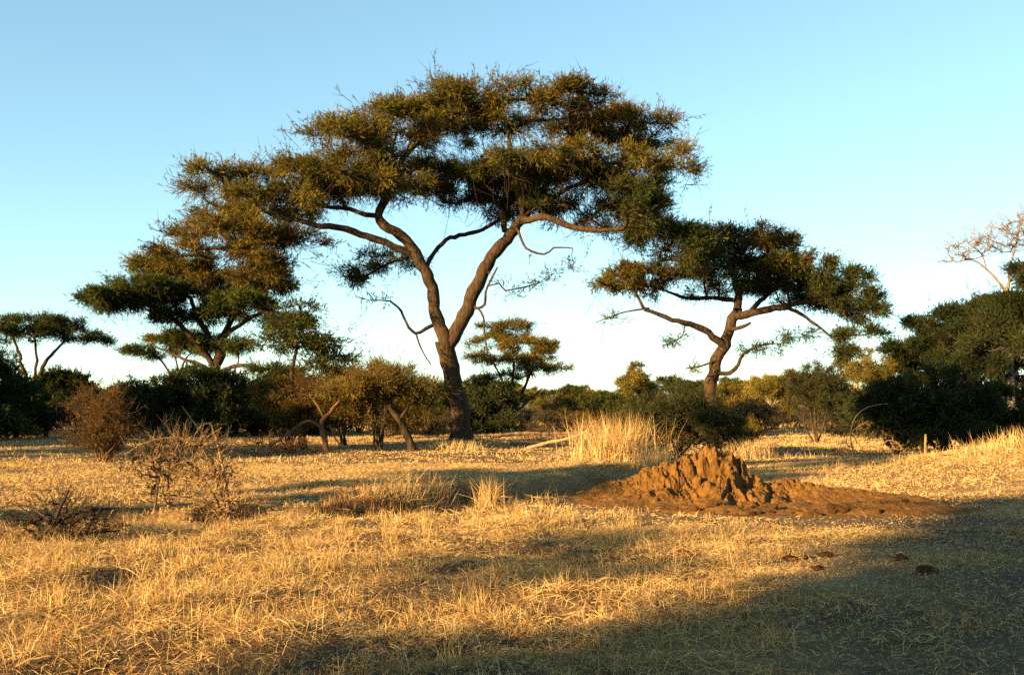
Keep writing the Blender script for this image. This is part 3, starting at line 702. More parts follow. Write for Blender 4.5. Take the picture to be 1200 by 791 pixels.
# ------------------------------------------------------------------ named trees of the middle distance
# far left umbrella acacia
Y_ = 82.0; b_ = zbase(PX(40, 500, Y_))
make_tree('acacia_tree', b_, [
 ('trunk', trace(Y_, [(40, 505, 5), (39, 485, 4), (38, 468, 3.6), (36, 458, 3.2)])),
 ('limb', trace(Y_, [(36, 462, 2.6), (29, 440, 2.3, -.5), (22, 415, 1.8, -.8), (14, 392, 1.1, -1)])),
 ('limb', trace(Y_, [(37, 462, 2.6), (46, 436, 2.3, .5), (58, 416, 1.8, 1), (76, 400, 1.1, 1.2)])),
 ('limb', trace(Y_, [(37, 460, 1.8), (42, 432, 1.6, .5), (41, 405, 1.2, 1), (38, 385, .8, 1.2)])),
 ('limb', trace(Y_, [(29, 440, 1.3), (18, 428, 1, .5), (4, 420, .7, 1)])),
 ], [tpad(Y_, 30, 382, 30, 12, 0, 3.5, 1.2, SHD), tpad(Y_, 62, 392, 26, 9, .5, 3, 1., SHD), tpad(Y_, 92, 390, 24, 9, 1, 3, 1.1, SHD), tpad(Y_, 112, 400, 12, 5, 1, 2, 1., SHD),
  tpad(Y_, 2, 392, 24, 12, -1, 3, 1.1, SHD), tpad(Y_, 2, 418, 18, 7, .8, 2, 1., SHD), tpad(Y_, 60, 378, 30, 7, -.5, 2.5, .9, SHD), tpad(Y_, -30, 400, 24, 10, 0, 3, 1., SHD)], 51,
 'umbrella acacia with a forked trunk beside the round green tree', 'tree', natt=160, ntwig=1500, spt=7, leaf=(0.026, 0.14), spray=0.45, rt=0.022, nl=6, whisk=20)
# small layered acacia behind the left acacia
Y_ = 95.0; b_ = zbase(PX(212, 498, Y_))
make_tree('acacia_tree', b_, [
 ('trunk', trace(Y_, [(212, 500, 3), (212, 480, 2.4), (211, 462, 2.2)])),
 ('limb', trace(Y_, [(211, 464, 1.7), (200, 440, 1.4, .5), (186, 422, 1, 1), (172, 414, .6, 1)])),
 ('limb', trace(Y_, [(212, 464, 1.7), (214, 436, 1.4, -.5), (222, 418, 1, -1), (234, 408, .6, -1)])),
 ('limb', trace(Y_, [(211, 462, 1.4), (208, 435, 1.1), (204, 412, .8), (200, 400, .5)])),
 ], [tpad(Y_, 178, 412, 26, 6, 1, 3, 1., SHD), tpad(Y_, 205, 400, 30, 6, 0, 3, 1., LIT), tpad(Y_, 232, 406, 24, 6, -1, 3, 1., SHD), tpad(Y_, 168, 416, 16, 5, 1, 2, 1., SHD), tpad(Y_, 215, 392, 22, 5, .5, 2.5, .9, SHD)], 52,
 'small thin stemmed acacia with flat tiers behind the spreading acacia', 'tree', natt=110, ntwig=800, spt=7, leaf=(0.028, 0.15), spray=0.45, rt=0.02, nl=6, whisk=10)
# round leafy tree
Y_ = 84.0; p_ = PX(76, 500, Y_)
make_bush('leafy_tree', zbase(p_), 70 * Y_ / F, 70 * Y_ / F, 53, 'rounded dark green leafy tree behind a rusty dry shrub', 'tree', cw=SHD, stems=6, npad=12, ntwig=1100, spt=8, leaf=(0.05, 0.14), spray=0.35, r0=0.12, rt=0.02, natt=150, low=0.2)
# rusty dry shrub
p_ = GP(120, 541)
make_bush('dry_shrub', zbase(p_), 2.3, 2.65, 54, 'tall rusty brown dry shrub with upright stems at the edge of the shade', 'shrub', cw=DRY, stems=11, npad=11, ntwig=900, spt=4, leaf=(0.008, 0.05), spray=0.2, bark=M_RUSTTWIG, r0=0.022, low=0.09, whisk=260, natt=160)
p_ = GP(128, 540); 
make_bush('dry_shrub', zbase(p_), 0.95, 0.85, 55, 'low dark spiky shrub beside the rusty dry shrub', 'shrub', cw=DULL, stems=10, npad=8, ntwig=260, spt=3, leaf=(0.006, 0.05), spray=0.2, bark=M_RUSTTWIG, r0=0.014, rt=0.005, natt=60)
# olive and rust bush with a litter of branches
p_ = GP(338, 527)
make_bush('thorn_bush', zbase(p_), 3.6, 3.3, 56, 'olive and rust thorn bush above a tangle of fallen branches', 'bush', cw=((RUST, OLIVE, (0.15, 0.09, 0.02)), (3, 4, 3)), stems=9, npad=13, ntwig=1700, spt=6, leaf=(0.010, 0.06), spray=0.24, r0=0.04, low=0.2, whisk=160, natt=180)
p_ = GP(402, 522)
make_bush('thorn_bush', zbase(p_), 3.0, 3.6, 57, 'dark upright bush between the rust thorn bush and the golden bush', 'bush', cw=DULL, stems=8, npad=11, ntwig=1300, spt=7, leaf=(0.016, 0.07), spray=0.24, r0=0.05, natt=150)
p_ = GP(444, 529)
make_bush('thorn_bush', zbase(p_), 4.2, 3.6, 58, 'golden leaved bush beside the forked acacia trunk', 'bush', cw=GOLD, stems=9, npad=13, ntwig=1700, spt=6, leaf=(0.011, 0.065), spray=0.26, r0=0.04, low=0.15, whisk=200, natt=180)
# leaning stump like trunks by the golden bush
def limb_obj(name, Yd, pts, label, cat, mat, sides=10, group=None):
    q = np.array(trace(Yd, pts)); P, R = resample(q[:, :3], q[:, 3], 0.12)
    r = np.random.default_rng(len(pts) * 7 + int(pts[0][0])); P = P + np.cumsum(r.normal(size=P.shape), 0) * 0.006
    R = R * (1 + 0.12 * np.sin(np.arange(len(R)) * 1.3)); R = np.concatenate([R, [R[-1] * 0.1]]); P = np.concatenate([P, [P[-1] + (P[-1] - P[-2]) * 0.2]])
    g = Geo(); tubes(g, P[None], R[None], sides)
    o = g.build(name, mat, origin=P[0], smooth=True); o.location = tuple(P[0]); return tag(o, label, cat, group)
def small_tree(base, limbs, pads, seed, label, **kw):
    return make_tree('small_tree', base, limbs, pads, seed, label, 'tree', **kw)
Y_ = 39.0
small_tree(zbase(PX(485, 531, Y_)), [('trunk', trace(Y_, [(487, 533, 5), (482, 520, 4.4), (474, 504, 4), (466, 490, 3.4), (455, 476, 2.6), (447, 458, 1.8)])),
   ('limb', trace(Y_, [(468, 492, 2), (478, 476, 1.6), (486, 462, 1)]))],
   [tpad(Y_, 446, 452, 34, 12, 0, 1.2, 1, GOLD), tpad(Y_, 486, 455, 26, 12, .4, 1, 1, LIT), tpad(Y_, 420, 462, 24, 12, .3, 1, .9, GOLD)], 59,
   'short leaning tree with a dark trunk by the golden bush', natt=90, ntwig=700, spt=5, leaf=(0.012, 0.07), spray=0.26, rt=0.008, nl=6, whisk=40)
Y_ = 38.5
small_tree(zbase(PX(385, 530, Y_)), [('trunk', trace(Y_, [(386, 533, 3.6), (382, 515, 3.2), (376, 500, 3), (381, 490, 2.4), (392, 478, 2), (402, 462, 1.4)])),
   ('limb', trace(Y_, [(377, 502, 2.2), (362, 492, 1.8, -.3), (342, 504, 1.4, -.6), (318, 522, .8, -.8)])),
   ('limb', trace(Y_, [(380, 490, 1.6), (372, 474, 1.3), (362, 462, .8)]))],
   [tpad(Y_, 404, 455, 24, 12, 0, 1, 1, GOLD), tpad(Y_, 366, 458, 20, 12, .4, 1, .6, DRY), tpad(Y_, 335, 512, 26, 8, -.6, .8, .15, DRY)], 60,
   'small bent tree with a rusty crooked trunk and a drooping bough', natt=80, ntwig=420, spt=5, leaf=(0.012, 0.07), spray=0.24, rt=0.008, nl=6, whisk=30, bark=M_RUSTTWIG)
Y_ = 41.0
small_tree(zbase(PX(356, 524, Y_)), [('trunk', trace(Y_, [(357, 527, 4.4), (354, 500, 3.6), (349, 470, 3), (340, 440, 2.4), (345, 412, 2), (349, 396, 1.6)])),
   ('limb', trace(Y_, [(349, 398, 1.5), (338, 384, 1.3, -.2), (318, 370, 1, -.5), (300, 362, .7, -.8)])),
   ('limb', trace(Y_, [(349, 396, 1.4), (356, 378, 1.1, .2), (350, 358, .8, .4)])),
   ('limb', trace(Y_, [(347, 410, 1.4), (364, 400, 1.1, .2), (382, 398, .8, .4)]))],
   [tpad(Y_, 348, 385, 24, 16, 0, 1, 1.1, SHD), tpad(Y_, 375, 402, 26, 12, .3, 1, 1.1, SHD), tpad(Y_, 330, 400, 24, 12, -.3, 1, .6, SHD), tpad(Y_, 385, 425, 26, 12, .3, 1, 1., SHD), tpad(Y_, 350, 362, 18, 8, .3, .8, .5, SHD), tpad(Y_, 405, 440, 16, 12, .5, .8, 1., DULL)], 61,
   'slender dark leaved tree with bare arching boughs above the rust thorn bush', natt=120, ntwig=800, spt=5, leaf=(0.024, 0.09), spray=0.24, rt=0.009, nl=6, whisk=40)
# small bright acacia in the gap
Y_ = 78.0; b_ = zbase(PX(602, 500, Y_))
make_tree('acacia_tree', b_, [
 ('trunk', trace(Y_, [(602, 503, 3.4), (601, 490, 3), (600, 476, 2.6)])),
 ('limb', trace(Y_, [(600, 480, 2), (592, 458, 1.6, .4), (584, 435, 1.1, .8), (572, 418, .7, 1)])),
 ('limb', trace(Y_, [(601, 480, 2), (600, 452, 1.7), (601, 425, 1.2), (598, 398, .7)])),
 ('limb', trace(Y_, [(602, 480, 2.2), (612, 458, 1.8, -.4), (622, 438, 1.3, -.8), (636, 424, .8, -1)])),
 ('limb', trace(Y_, [(602, 486, 1.6), (616, 474, 1.3, -.8), (634, 456, .8, -1.2)])),
 ], [tpad(Y_, 598, 385, 30, 9, 0, 2.4, 1., LIT), tpad(Y_, 580, 402, 28, 9, .5, 2.2, 1., LIT), tpad(Y_, 615, 405, 30, 10, -.5, 2.4, 1.1, GOLD), tpad(Y_, 640, 415, 18, 8, -1, 1.8, 1., LIT),
  tpad(Y_, 568, 420, 18, 7, 1, 1.8, .9, LIT), tpad(Y_, 595, 424, 34, 9, .2, 2.2, 1., GOLD), tpad(Y_, 630, 434, 24, 8, -1, 2, 1., LIT), tpad(Y_, 585, 444, 26, 7, .8, 2, .7, LIT), tpad(Y_, 650, 432, 12, 5, -1, 1.2, .8, LIT)], 62,
 'small bright green acacia standing alone in the gap between the two big acacias', 'tree', natt=160, ntwig=1700, spt=7, leaf=(0.022, 0.13), spray=0.40, rt=0.018, nl=6, whisk=60)
# big dark bush
p_ = GP(795, 536)
make_bush('rounded_bush', zbase(p_), 4.4, 2.75, 63, 'large rounded dark green bush beside a clump of pale dry grass', 'bush', cw=((DARK, (0.028, 0.040, 0.022), GREEN), (4, 4, 2)), stems=10, npad=16, ntwig=2400, spt=7, leaf=(0.013, 0.055), spray=0.2, r0=0.04, natt=240, low=0.05, whisk=260, depth=3.6)
p_ = GP(862, 529)
make_bush('low_bush', zbase(p_), 2.2, 1.3, 64, 'low yellowish bush at the foot of the large rounded bush', 'bush', cw=GOLD, stems=8, npad=8, ntwig=600, spt=5, leaf=(0.010, 0.055), spray=0.2, r0=0.02, natt=90, rt=0.006)
# grey green bush and the dark thicket on the right
p_ = GP(958, 519)
make_bush('thorn_bush', zbase(p_), 3.2, 3.7, 65, 'grey green thorn bush standing where the clearing narrows', 'bush', cw=((DARK, (0.05, 0.05, 0.032), GREEN), (4, 4, 2)), stems=6, npad=13, ntwig=1500, spt=6, leaf=(0.014, 0.06), spray=0.22, r0=0.05, natt=180, low=0.28, whisk=180)
def at(px, Yd): return zbase([(px - 600) / F * Yd, Yd, 0])
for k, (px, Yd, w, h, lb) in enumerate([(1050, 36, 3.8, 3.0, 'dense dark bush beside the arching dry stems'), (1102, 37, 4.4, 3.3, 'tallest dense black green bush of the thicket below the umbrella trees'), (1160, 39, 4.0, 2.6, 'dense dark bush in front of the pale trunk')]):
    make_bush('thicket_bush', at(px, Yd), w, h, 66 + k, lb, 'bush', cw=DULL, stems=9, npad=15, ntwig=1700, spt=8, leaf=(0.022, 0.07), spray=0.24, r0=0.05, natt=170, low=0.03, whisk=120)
# umbrella trees on the right
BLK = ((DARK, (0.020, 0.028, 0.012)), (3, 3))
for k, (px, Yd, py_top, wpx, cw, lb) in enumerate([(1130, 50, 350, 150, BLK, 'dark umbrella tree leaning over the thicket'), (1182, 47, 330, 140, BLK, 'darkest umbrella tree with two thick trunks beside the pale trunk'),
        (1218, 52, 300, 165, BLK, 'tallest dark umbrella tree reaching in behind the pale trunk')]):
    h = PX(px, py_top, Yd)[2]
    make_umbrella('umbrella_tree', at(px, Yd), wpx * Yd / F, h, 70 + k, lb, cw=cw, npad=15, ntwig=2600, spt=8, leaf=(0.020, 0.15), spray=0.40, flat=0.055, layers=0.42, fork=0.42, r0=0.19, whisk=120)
Y_ = 46.0
make_umbrella('pale_tree', at(1188, 45), 4.5, 6.2, 76, 'tree with a thick pale grey trunk among the dark umbrella trees', cw=DULL, npad=7, ntwig=700, spt=7, leaf=(0.02, 0.11), bark=bark_mat('grey_bark', (0.04, 0.038, 0.036), (0.13, 0.12, 0.11), 2, .5), r0=0.17, fork=0.72)
# bare tree
Y_ = 62.0
make_tree('bare_tree', zbase(PX(1196, 500, Y_)), [
 ('trunk', trace(Y_, [(1196, 505, 6), (1194, 450, 5), (1190, 400, 4.4), (1184, 360, 3.8), (1180, 335, 3.2)], 0.7)),
 ('limb', trace(Y_, [(1182, 345, 2.4), (1166, 326, 2, .4), (1152, 312, 1.5, .6), (1138, 305, 1, .8), (1120, 308, .6, 1)], 0.7)),
 ('limb', trace(Y_, [(1181, 340, 2.4), (1184, 310, 2, -.4), (1190, 285, 1.5, -.6), (1196, 262, .9, -.8)], 0.7)),
 ('limb', trace(Y_, [(1156, 316, 1.4, .5), (1150, 298, 1.1, .3), (1135, 285, .7, 0)], 0.7)),
 ('limb', trace(Y_, [(1184, 330, 2), (1205, 300, 1.6), (1225, 275, 1, .4)], 0.7))],
 [tpad(Y_, 1140, 292, 28, 16, .5, 2, 1.), tpad(Y_, 1172, 285, 26, 18, 0, 2, 1.), tpad(Y_, 1200, 265, 28, 16, -.5, 2, 1.), tpad(Y_, 1230, 285, 30, 20, 0, 2, 1.), tpad(Y_, 1120, 305, 14, 8, .8, 1.4, .8)], 77,
 'leafless pale tree rising above the dark umbrella trees', 'tree', natt=220, ntwig=1300, bark=bark_mat('pale_bare_bark', (0.08, 0.055, 0.04), (0.20, 0.145, 0.10), 2, .4), rt=0.017, leafless=True, whisk=420, cs=.9)
# sunlit pale trunked trees behind the clearing
for k, (px, Yd, py_top, wpx, lb) in enumerate([(1008, 96, 405, 62, 'yellowish tree with a straight pale trunk behind the grey green bush'), (1052, 92, 408, 86, 'flat olive acacia behind the dense dark bushes'), (905, 105, 437, 74, 'sunlit yellow green tree with a pale forked trunk across the clearing'),
        (745, 92, 432, 44, 'round yellow crowned tree standing above the far tree line'), (938, 100, 432, 70, 'flat topped olive tree next to the sunlit yellow tree'), (860, 112, 443, 70, 'broad olive tree behind the leaning acacia trunk')]):
    h = PX(px, py_top, Yd)[2]
    make_umbrella('acacia_tree', at(px, Yd), wpx * Yd / F, h, 80 + k, lb, cw=YEL if k in (0, 2, 3) else LIT, npad=9, ntwig=900, spt=7, leaf=(0.028, 0.15), spray=0.42, flat=0.13 if k != 3 else 0.2, bark=M_PALEBARK if k in (0, 2, 3) else None, r0=0.2 if k == 0 else 0.14, layers=0.42)

# ------------------------------------------------------------------ filler shrubs and the far trees (copies)
GRP = 'bushes along the edge of the clearing'
protos = [make_bush('scrub_bush', (0, 0, 0), 4.0, 3.0, 101, cw=DULL, stems=7, npad=12, ntwig=900, spt=7, leaf=(0.03, 0.10), spray=0.3, r0=0.05, low=0.03),
          make_bush('scrub_bush', (0, 0, 0), 4.4, 2.6, 102, cw=SHD, stems=7, npad=12, ntwig=900, spt=7, leaf=(0.03, 0.10), spray=0.3, r0=0.05, low=0.03),
          make_bush('grey_brush', (0, 0, 0), 3.4, 2.0, 103, cw=GREY, stems=10, npad=11, ntwig=900, spt=2, leaf=(0.014, 0.07), spray=0.3, r0=0.03, low=0.03, rt=0.010, whisk=220, bark=M_DEADWOOD),
          make_bush('dry_scrub', (0, 0, 0), 3.6, 2.2, 104, cw=((OLIVE, RUST, (0.16, 0.10, 0.03)), (4, 3, 3)), stems=9, npad=11, ntwig=900, spt=5, leaf=(0.022, 0.09), spray=0.3, r0=0.03, low=0.03, whisk=160)]
PL = ['dark leafy scrub bush behind the clearing', 'green leafy scrub bush behind the clearing', 'grey twiggy brush behind the clearing', 'dry olive brown scrub behind the clearing']
PG = ['dark bushes of the scrub belt', 'green bushes of the scrub belt', 'grey brush of the scrub belt', 'dry scrub of the belt']
LM = [(60, 'forked umbrella acacia'), (140, 'rusty dry shrub'), (235, 'small thin stemmed acacia'), (300, 'spreading straight trunked acacia'), (375, 'rust thorn bush'), (430, 'dark upright bush'), (505, 'golden leaved bush'), (560, 'tall forked acacia trunk'),
      (640, 'small bright green acacia'), (715, 'tangle of pale dry branches'), (830, 'large rounded bush'), (915, 'leaning dark acacia trunk'), (980, 'grey green thorn bush'), (1070, 'arching dry stalk'), (1150, 'dense dark thicket'), (9999, 'thick grey trunk')]
def landmark(px): return next(n for x, n in LM if px < x)
spots = []
for px, Yd, k, s in [(-20, 52, 0, 1.3), (8, 56, 0, 1.35), (30, 60, 2, 1.2), (55, 58, 2, 1.0), (-60, 60, 1, 1.4), (90, 66, 2, 1.1), (150, 62, 0, 1.2), (180, 58, 0, 1.35), (212, 66, 1, 1.2), (240, 60, 0, 1.3), (268, 57, 0, 1.35), (300, 62, 0, 1.3),
        (130, 70, 3, 1.2), (330, 66, 0, 1.4), (372, 64, 0, 1.3), (420, 70, 1, 1.2), (465, 62, 3, 1.2), (500, 66, 1, 1.3), (520, 74, 3, 1.2), (556, 70, 2, 1.2), (575, 66, 0, 1.1), (562, 78, 0, 1.2), (540, 84, 1, 1.3),
        (615, 72, 2, .8), (640, 64, 2, .9), (664, 68, 3, .8), (688, 70, 3, .9), (706, 62, 3, .8), (655, 88, 3, 1.2), (700, 92, 1, 1.2), (730, 72, 1, 1.0), (745, 66, 3, .9), (880, 66, 2, 1.0), (872, 78, 3, 1.2), (900, 84, 2, 1.2), (848, 60, 3, .9), (925, 92, 3, 1.1), (945, 80, 2, 1.0),
        (985, 60, 2, 1.1), (1000, 66, 3, 1.1), (1020, 56, 0, 1.0), (1040, 62, 3, 1.3), (1075, 70, 3, 1.3), (1110, 68, 2, 1.2), (1150, 72, 3, 1.3), (1190, 74, 2, 1.3), (1230, 60, 0, 1.3), (1270, 66, 1, 1.4), (455, 56, 2, .9), (512, 58, 2, .8)]:
    spots.append((px, Yd, k, s))
r = np.random.default_rng(55); used = set()
for px, Yd, k, s in spots:
    o = protos[k] if k not in used else copy_tree(protos[k]); used.add(k)
    place(o, (px - 600) / F * Yd, Yd, s * r.uniform(.88, 1.1), r.uniform(0, 6.28), label=PL[k].replace('the clearing', 'the ' + landmark(px)), group=PG[k])
tp = [make_umbrella('distant_acacia', (0, 0, 0), 9.0, 6.2, 111, cw=LIT, npad=10, ntwig=520, spt=6, leaf=(0.05, 0.22), spray=0.55, flat=0.13, layers=0.4, whisk=0),
      make_umbrella('distant_acacia', (0, 0, 0), 8.0, 7.0, 112, cw=SHD, npad=9, ntwig=520, spt=6, leaf=(0.05, 0.22), spray=0.55, flat=0.12, layers=0.45, whisk=0),
      make_bush('distant_leafy_tree', (0, 0, 0), 6.5, 5.6, 113, cw=((OLIVE, GREEN, RUST), (4, 3, 1)), cat='tree', stems=6, npad=12, ntwig=520, spt=6, leaf=(0.06, 0.2), spray=0.5, r0=0.12, low=0.05, rt=0.02)]
TL = ['flat topped sunlit acacia in the far tree line', 'darker flat topped acacia in the far tree line', 'rounded leafy tree in the far tree line']
TG = ['sunlit acacias of the far tree line', 'dark acacias of the far tree line', 'rounded trees of the far tree line']
used = set()
for q in range(84):
    if q < 46: px = -60 + q * 29 + r.uniform(-9, 9); Yd = r.uniform(118, 165); s = r.uniform(.55, .9)
    else: px = -80 + (q - 46) * 36 + r.uniform(-12, 12); Yd = r.uniform(190, 300); s = r.uniform(.9, 1.4)
    k = int(r.integers(0, 3))
    if q >= 46 or True:
        o = tp[k] if k not in used else copy_tree(tp[k]); used.add(k)
        place(o, (px - 600) / F * Yd, Yd, s, r.uniform(0, 6.28), label=TL[k] + ' beyond the ' + landmark(px), group=TG[k])
# low far ridge on the horizon
g = Geo(); rx = np.linspace(-2600, 2600, 120); rh = 22 + 26 * fbm(rx / 500 + 4, rx * 0 + 2)
P3 = np.concatenate([np.stack([rx, np.full(120, 2300.), np.full(120, -5.)], -1), np.stack([rx, np.full(120, 2500.), rh], -1), np.stack([rx, np.full(120, 2800.), np.full(120, -5.)], -1)])
a_ = np.arange(119)
tri = np.concatenate([np.stack([a_ + o_, a_ + 1 + o_, a_ + 121 + o_], -1) for o_ in (0, 120)] + [np.stack([a_ + o_, a_ + 121 + o_, a_ + 120 + o_], -1) for o_ in (0, 120)])
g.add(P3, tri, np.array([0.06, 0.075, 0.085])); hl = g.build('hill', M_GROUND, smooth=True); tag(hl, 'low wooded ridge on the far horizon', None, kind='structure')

# ------------------------------------------------------------------ trees beside and behind the camera that shade the ground
r = np.random.default_rng(77)
sh = make_umbrella('shade_acacia', (0, 0, 0), 9.0, 8.0, 121, 'unseen shade acacia beside the photographer', 'unseen shade acacias around the photographer', cw=SHD, npad=12, ntwig=2000, spt=8, leaf=(0.024, 0.13), spray=0.40, flat=0.13, layers=0.5, fork=0.3, whisk=40)
for q, (x, y, s) in enumerate([(-13.6, -8.8, 1.1), (-10.2, -6.6, .8), (-15.2, -13, 1.25), (-9.2, -10.8, 1.0), (7.5, -4.0, 1.1), (11.5, 4.6, 1.0), (3.2, -7.0, 1.0), (15.5, -1.0, 1.2), (-34, 22, 1.4), (-46, 34, 1.6), (-56, 52, 1.7), (-70, 40, 1.8), (-64, 70, 1.7)]):  # right-hand ones added out of view to block sky light over the corner
    o = sh if q == 0 else copy_tree(sh); place(o, x, y, s, r.uniform(0, 6.28))
o = make_umbrella('shade_acacia', (0, 0, 0), 9.0, 8.0, 122, 'tall shade acacia with a high flat crown beside the photographer', cw=SHD, npad=12, ntwig=1600, spt=8, leaf=(0.024, 0.13), spray=0.40, flat=0.10, layers=0.22, fork=0.5, whisk=40)
place(o, -20, -13.4, 1.45)
o = make_umbrella('shade_acacia', (0, 0, 0), 8.0, 17.0, 123, 'towering narrow acacia added out of view to shade the thicket', cw=SHD, npad=14, ntwig=2200, spt=8, leaf=(0.03, 0.16), spray=0.5, flat=0.09, layers=0.5, fork=0.4, whisk=40)
place(o, -20.8, 5.6, 1.0)  # added unseen, kept tall and narrow so its shadow darkens only the thicket

# ------------------------------------------------------------------ dead shrub in the grass
p_ = GP(265, 612); Y_ = p_[1]
make_tree('dead_shrub', zbase(p_), [
 ('stem', trace(Y_, [(266, 616, 5), (264, 600, 4.2), (260, 582, 3.6), (254, 562, 3), (250, 545, 2.4), (246, 525, 1.8), (236, 506, 1.4), (224, 492, 1.1), (213, 476, .7)], 0.72)),
 ('stem', trace(Y_, [(262, 616, 4.5), (256, 598, 4, .1), (248, 578, 3.4, .1), (238, 560, 2.6, .15), (226, 545, 2, .2), (205, 538, 1.6, .25), (180, 542, 1.1, .3)], 0.72)),
 ('stem', trace(Y_, [(269, 616, 4), (268, 598, 3.4, -.1), (266, 575, 3, -.1), (262, 550, 2.4, -.1), (256, 525, 1.9, -.1), (250, 505, 1.5, -.05), (245, 496, 1, 0), (228, 498, .8, .1)], 0.72)),
 ('stem', trace(Y_, [(250, 547, 2, 0), (240, 530, 1.8, -.15), (222, 516, 1.6, -.25), (195, 513, 1.4, -.35), (168, 519, 1.2, -.4), (150, 530, .9, -.45), (142, 548, .6, -.45)], 0.72)),
 ('stem', trace(Y_, [(255, 560, 1.8), (262, 535, 1.5, .15), (266, 515, 1.2, .2), (268, 500, .8, .2)], 0.72)),
 ('stem', trace(Y_, [(246, 540, 1.6, 0), (225, 528, 1.4, .1), (200, 526, 1.1, .2), (175, 534, .8, .2), (155, 552, .5, .2)], 0.72)),
 ('stem', trace(Y_, [(196, 604, 2.2, .2), (198, 580, 1.8, .2), (197, 558, 1.4, .2), (200, 540, 1, .2)], 0.72)),
 ('stem', trace(Y_, [(180, 600, 2, .1), (184, 575, 1.6, .1), (188, 550, 1.2, .1), (186, 535, .8, .1)], 0.72)),
 ], [tpad(Y_, 215, 528, 50, 20, 0, .5, 1.), tpad(Y_, 175, 545, 34, 22, -.1, .4, 1.), tpad(Y_, 240, 560, 36, 30, 0, .45, .8), tpad(Y_, 195, 575, 34, 26, .1, .4, .6), tpad(Y_, 255, 590, 30, 22, -.1, .4, .7)], 131,
 'bleached leafless shrub with arching tangled branches in open grass', 'shrub', natt=340, ntwig=1500, bark=M_DEADWOOD, rt=0.0085, leafless=True, whisk=420, cs=0.20, cz=.8, wl=.32)
p_ = GP(52, 640); Y_ = p_[1]
make_tree('dead_branch', zbase(p_), [
 ('limb', trace(Y_, [(20, 652, 3), (40, 634, 3.2), (60, 612, 2.8), (72, 592, 2), (80, 574, 1.2)])),
 ('limb', trace(Y_, [(48, 626, 2.4), (80, 606, 2, .3), (110, 598, 1.5, .5), (135, 596, .8, .6)])),
 ('limb', trace(Y_, [(60, 612, 2), (40, 596, 1.5, .3), (15, 592, 1.1, .5), (-10, 598, .6, .6)])),
 ('limb', trace(Y_, [(30, 644, 2.6), (70, 634, 2.2, .2), (105, 624, 1.6, .4), (140, 622, .8, .5)]))],
 [tpad(Y_, 70, 608, 44, 16, .3, .4, 1.), tpad(Y_, 60, 634, 48, 10, .2, .4, 1.), tpad(Y_, 68, 588, 16, 10, .1, .3, .6)], 132,
 'blackened fallen branch lying at the edge of the gully', 'branch', natt=150, ntwig=240, bark=M_DARKDEAD, rt=0.009, leafless=True, whisk=160, cs=0.16, cz=.8, wl=.25)
# tangle of fallen branches under the rust thorn bush, logs behind
for q, (px, py, w, h, lb) in enumerate([(300, 534, 3.0, .85, 'tangle of dry fallen branches below the rust thorn bush'), (345, 533, 2.2, .7, 'dry fallen branches around the bent rusty trunk'), (640, 520, 3.4, .7, 'tangle of pale dry branches left of the grass clump'), (690, 512, 3.0, 1.1, 'grey tangle of dead branches behind the clump of pale grass')]):
    make_bush('dead_branch_pile', zbase(GP(px, py)), w, h, 140 + q, lb, 'branches', stems=9, npad=10, ntwig=420, leafless=True, bark=M_RUSTTWIG if q < 2 else M_DEADWOOD, rt=0.009, r0=0.03, natt=110, low=0.0, whisk=70)
for q, (px, py, w, h, lb) in enumerate([(100, 634, 1.7, .42, 'blackened brush in the gully beside the fallen branch'), (236, 616, .7, .35, 'dark hollow tangle of roots at the foot of the bleached shrub'), (402, 606, 1.1, .34, 'dark dry brush at the bend of the gully'), (455, 600, 1.2, .42, 'dark dry brush between the rusty and golden grass clumps'), (548, 590, 1.2, .5, 'dark thin stalks beside the pale upright tuft')]):
    make_bush('gully_brush', zbase(GP(px, py)), w, h, 160 + q, lb, 'brush', stems=9, npad=8, ntwig=420, leafless=True, bark=M_DARKDEAD, rt=0.005, r0=0.012, natt=90, low=0.0, whisk=90)
M_LOG = bark_mat('sunbleached_log', (0.13, 0.075, 0.035), (0.34, 0.21, 0.10), 5, .5)
for q, (pts, lb) in enumerate([([(575, 512, 2), (610, 508, 2.2, 1), (650, 507, 1.8, 1.5), (690, 505, 1.2, 2)], 'long thin log lying behind the hummock'), ([(618, 525, 2.2), (645, 518, 2, -.5), (672, 512, 1.6, -1), (690, 503, 1.1, -1.4)], 'fallen pale bough propped on the dry branches'), ([(598, 519, 2.4), (622, 521, 2.2, .3), (642, 520, 1.6, .6)], 'short log lying in the grass beyond the hummock')]):
    Yq = GP(pts[0][0], pts[0][1] + 3)[1]
    limb_obj('fallen_log', Yq, pts, lb, 'log', M_LOG)
# arching dry stems on the right bank
p_ = GP(1003, 545); Y_ = p_[1]
make_tree('dry_stalk_plant', zbase(p_), [
 ('stem', trace(Y_, [(1001, 548, 1.6), (999, 525, 1.4), (997, 505, 1.3), (1003, 488, 1.1, .1), (1018, 477, .9, .2), (1040, 473, .6, .3)], 0.55)),
 ('stem', trace(Y_, [(998, 506, 1.2), (1008, 498, 1.1, .1), (1018, 493, .8, .2)], 0.55)), ('stem', trace(Y_, [(998, 500, 1), (988, 494, .8, -.1), (980, 494, .5, -.2)], 0.55)),
 ('stem', trace(Y_, [(998, 508, .9), (1006, 520, .8, .2), (1014, 532, .6, .3)], 0.55)), ('stem', trace(Y_, [(983, 548, 1.1), (983, 530, .9), (990, 512, .6)], 0.55))],
 [tpad(Y_, 1006, 520, 16, 20, .1, .4, 1.), tpad(Y_, 1000, 500, 18, 10, .1, .3, .5)], 151, 'thin dry plant with one arching stalk on the grassy bank', 'plant', natt=50, ntwig=90, bark=M_LOG, rt=0.005, leafless=True, whisk=20, wl=.3, cs=.15)
p_ = GP(1062, 540); Y_ = p_[1]
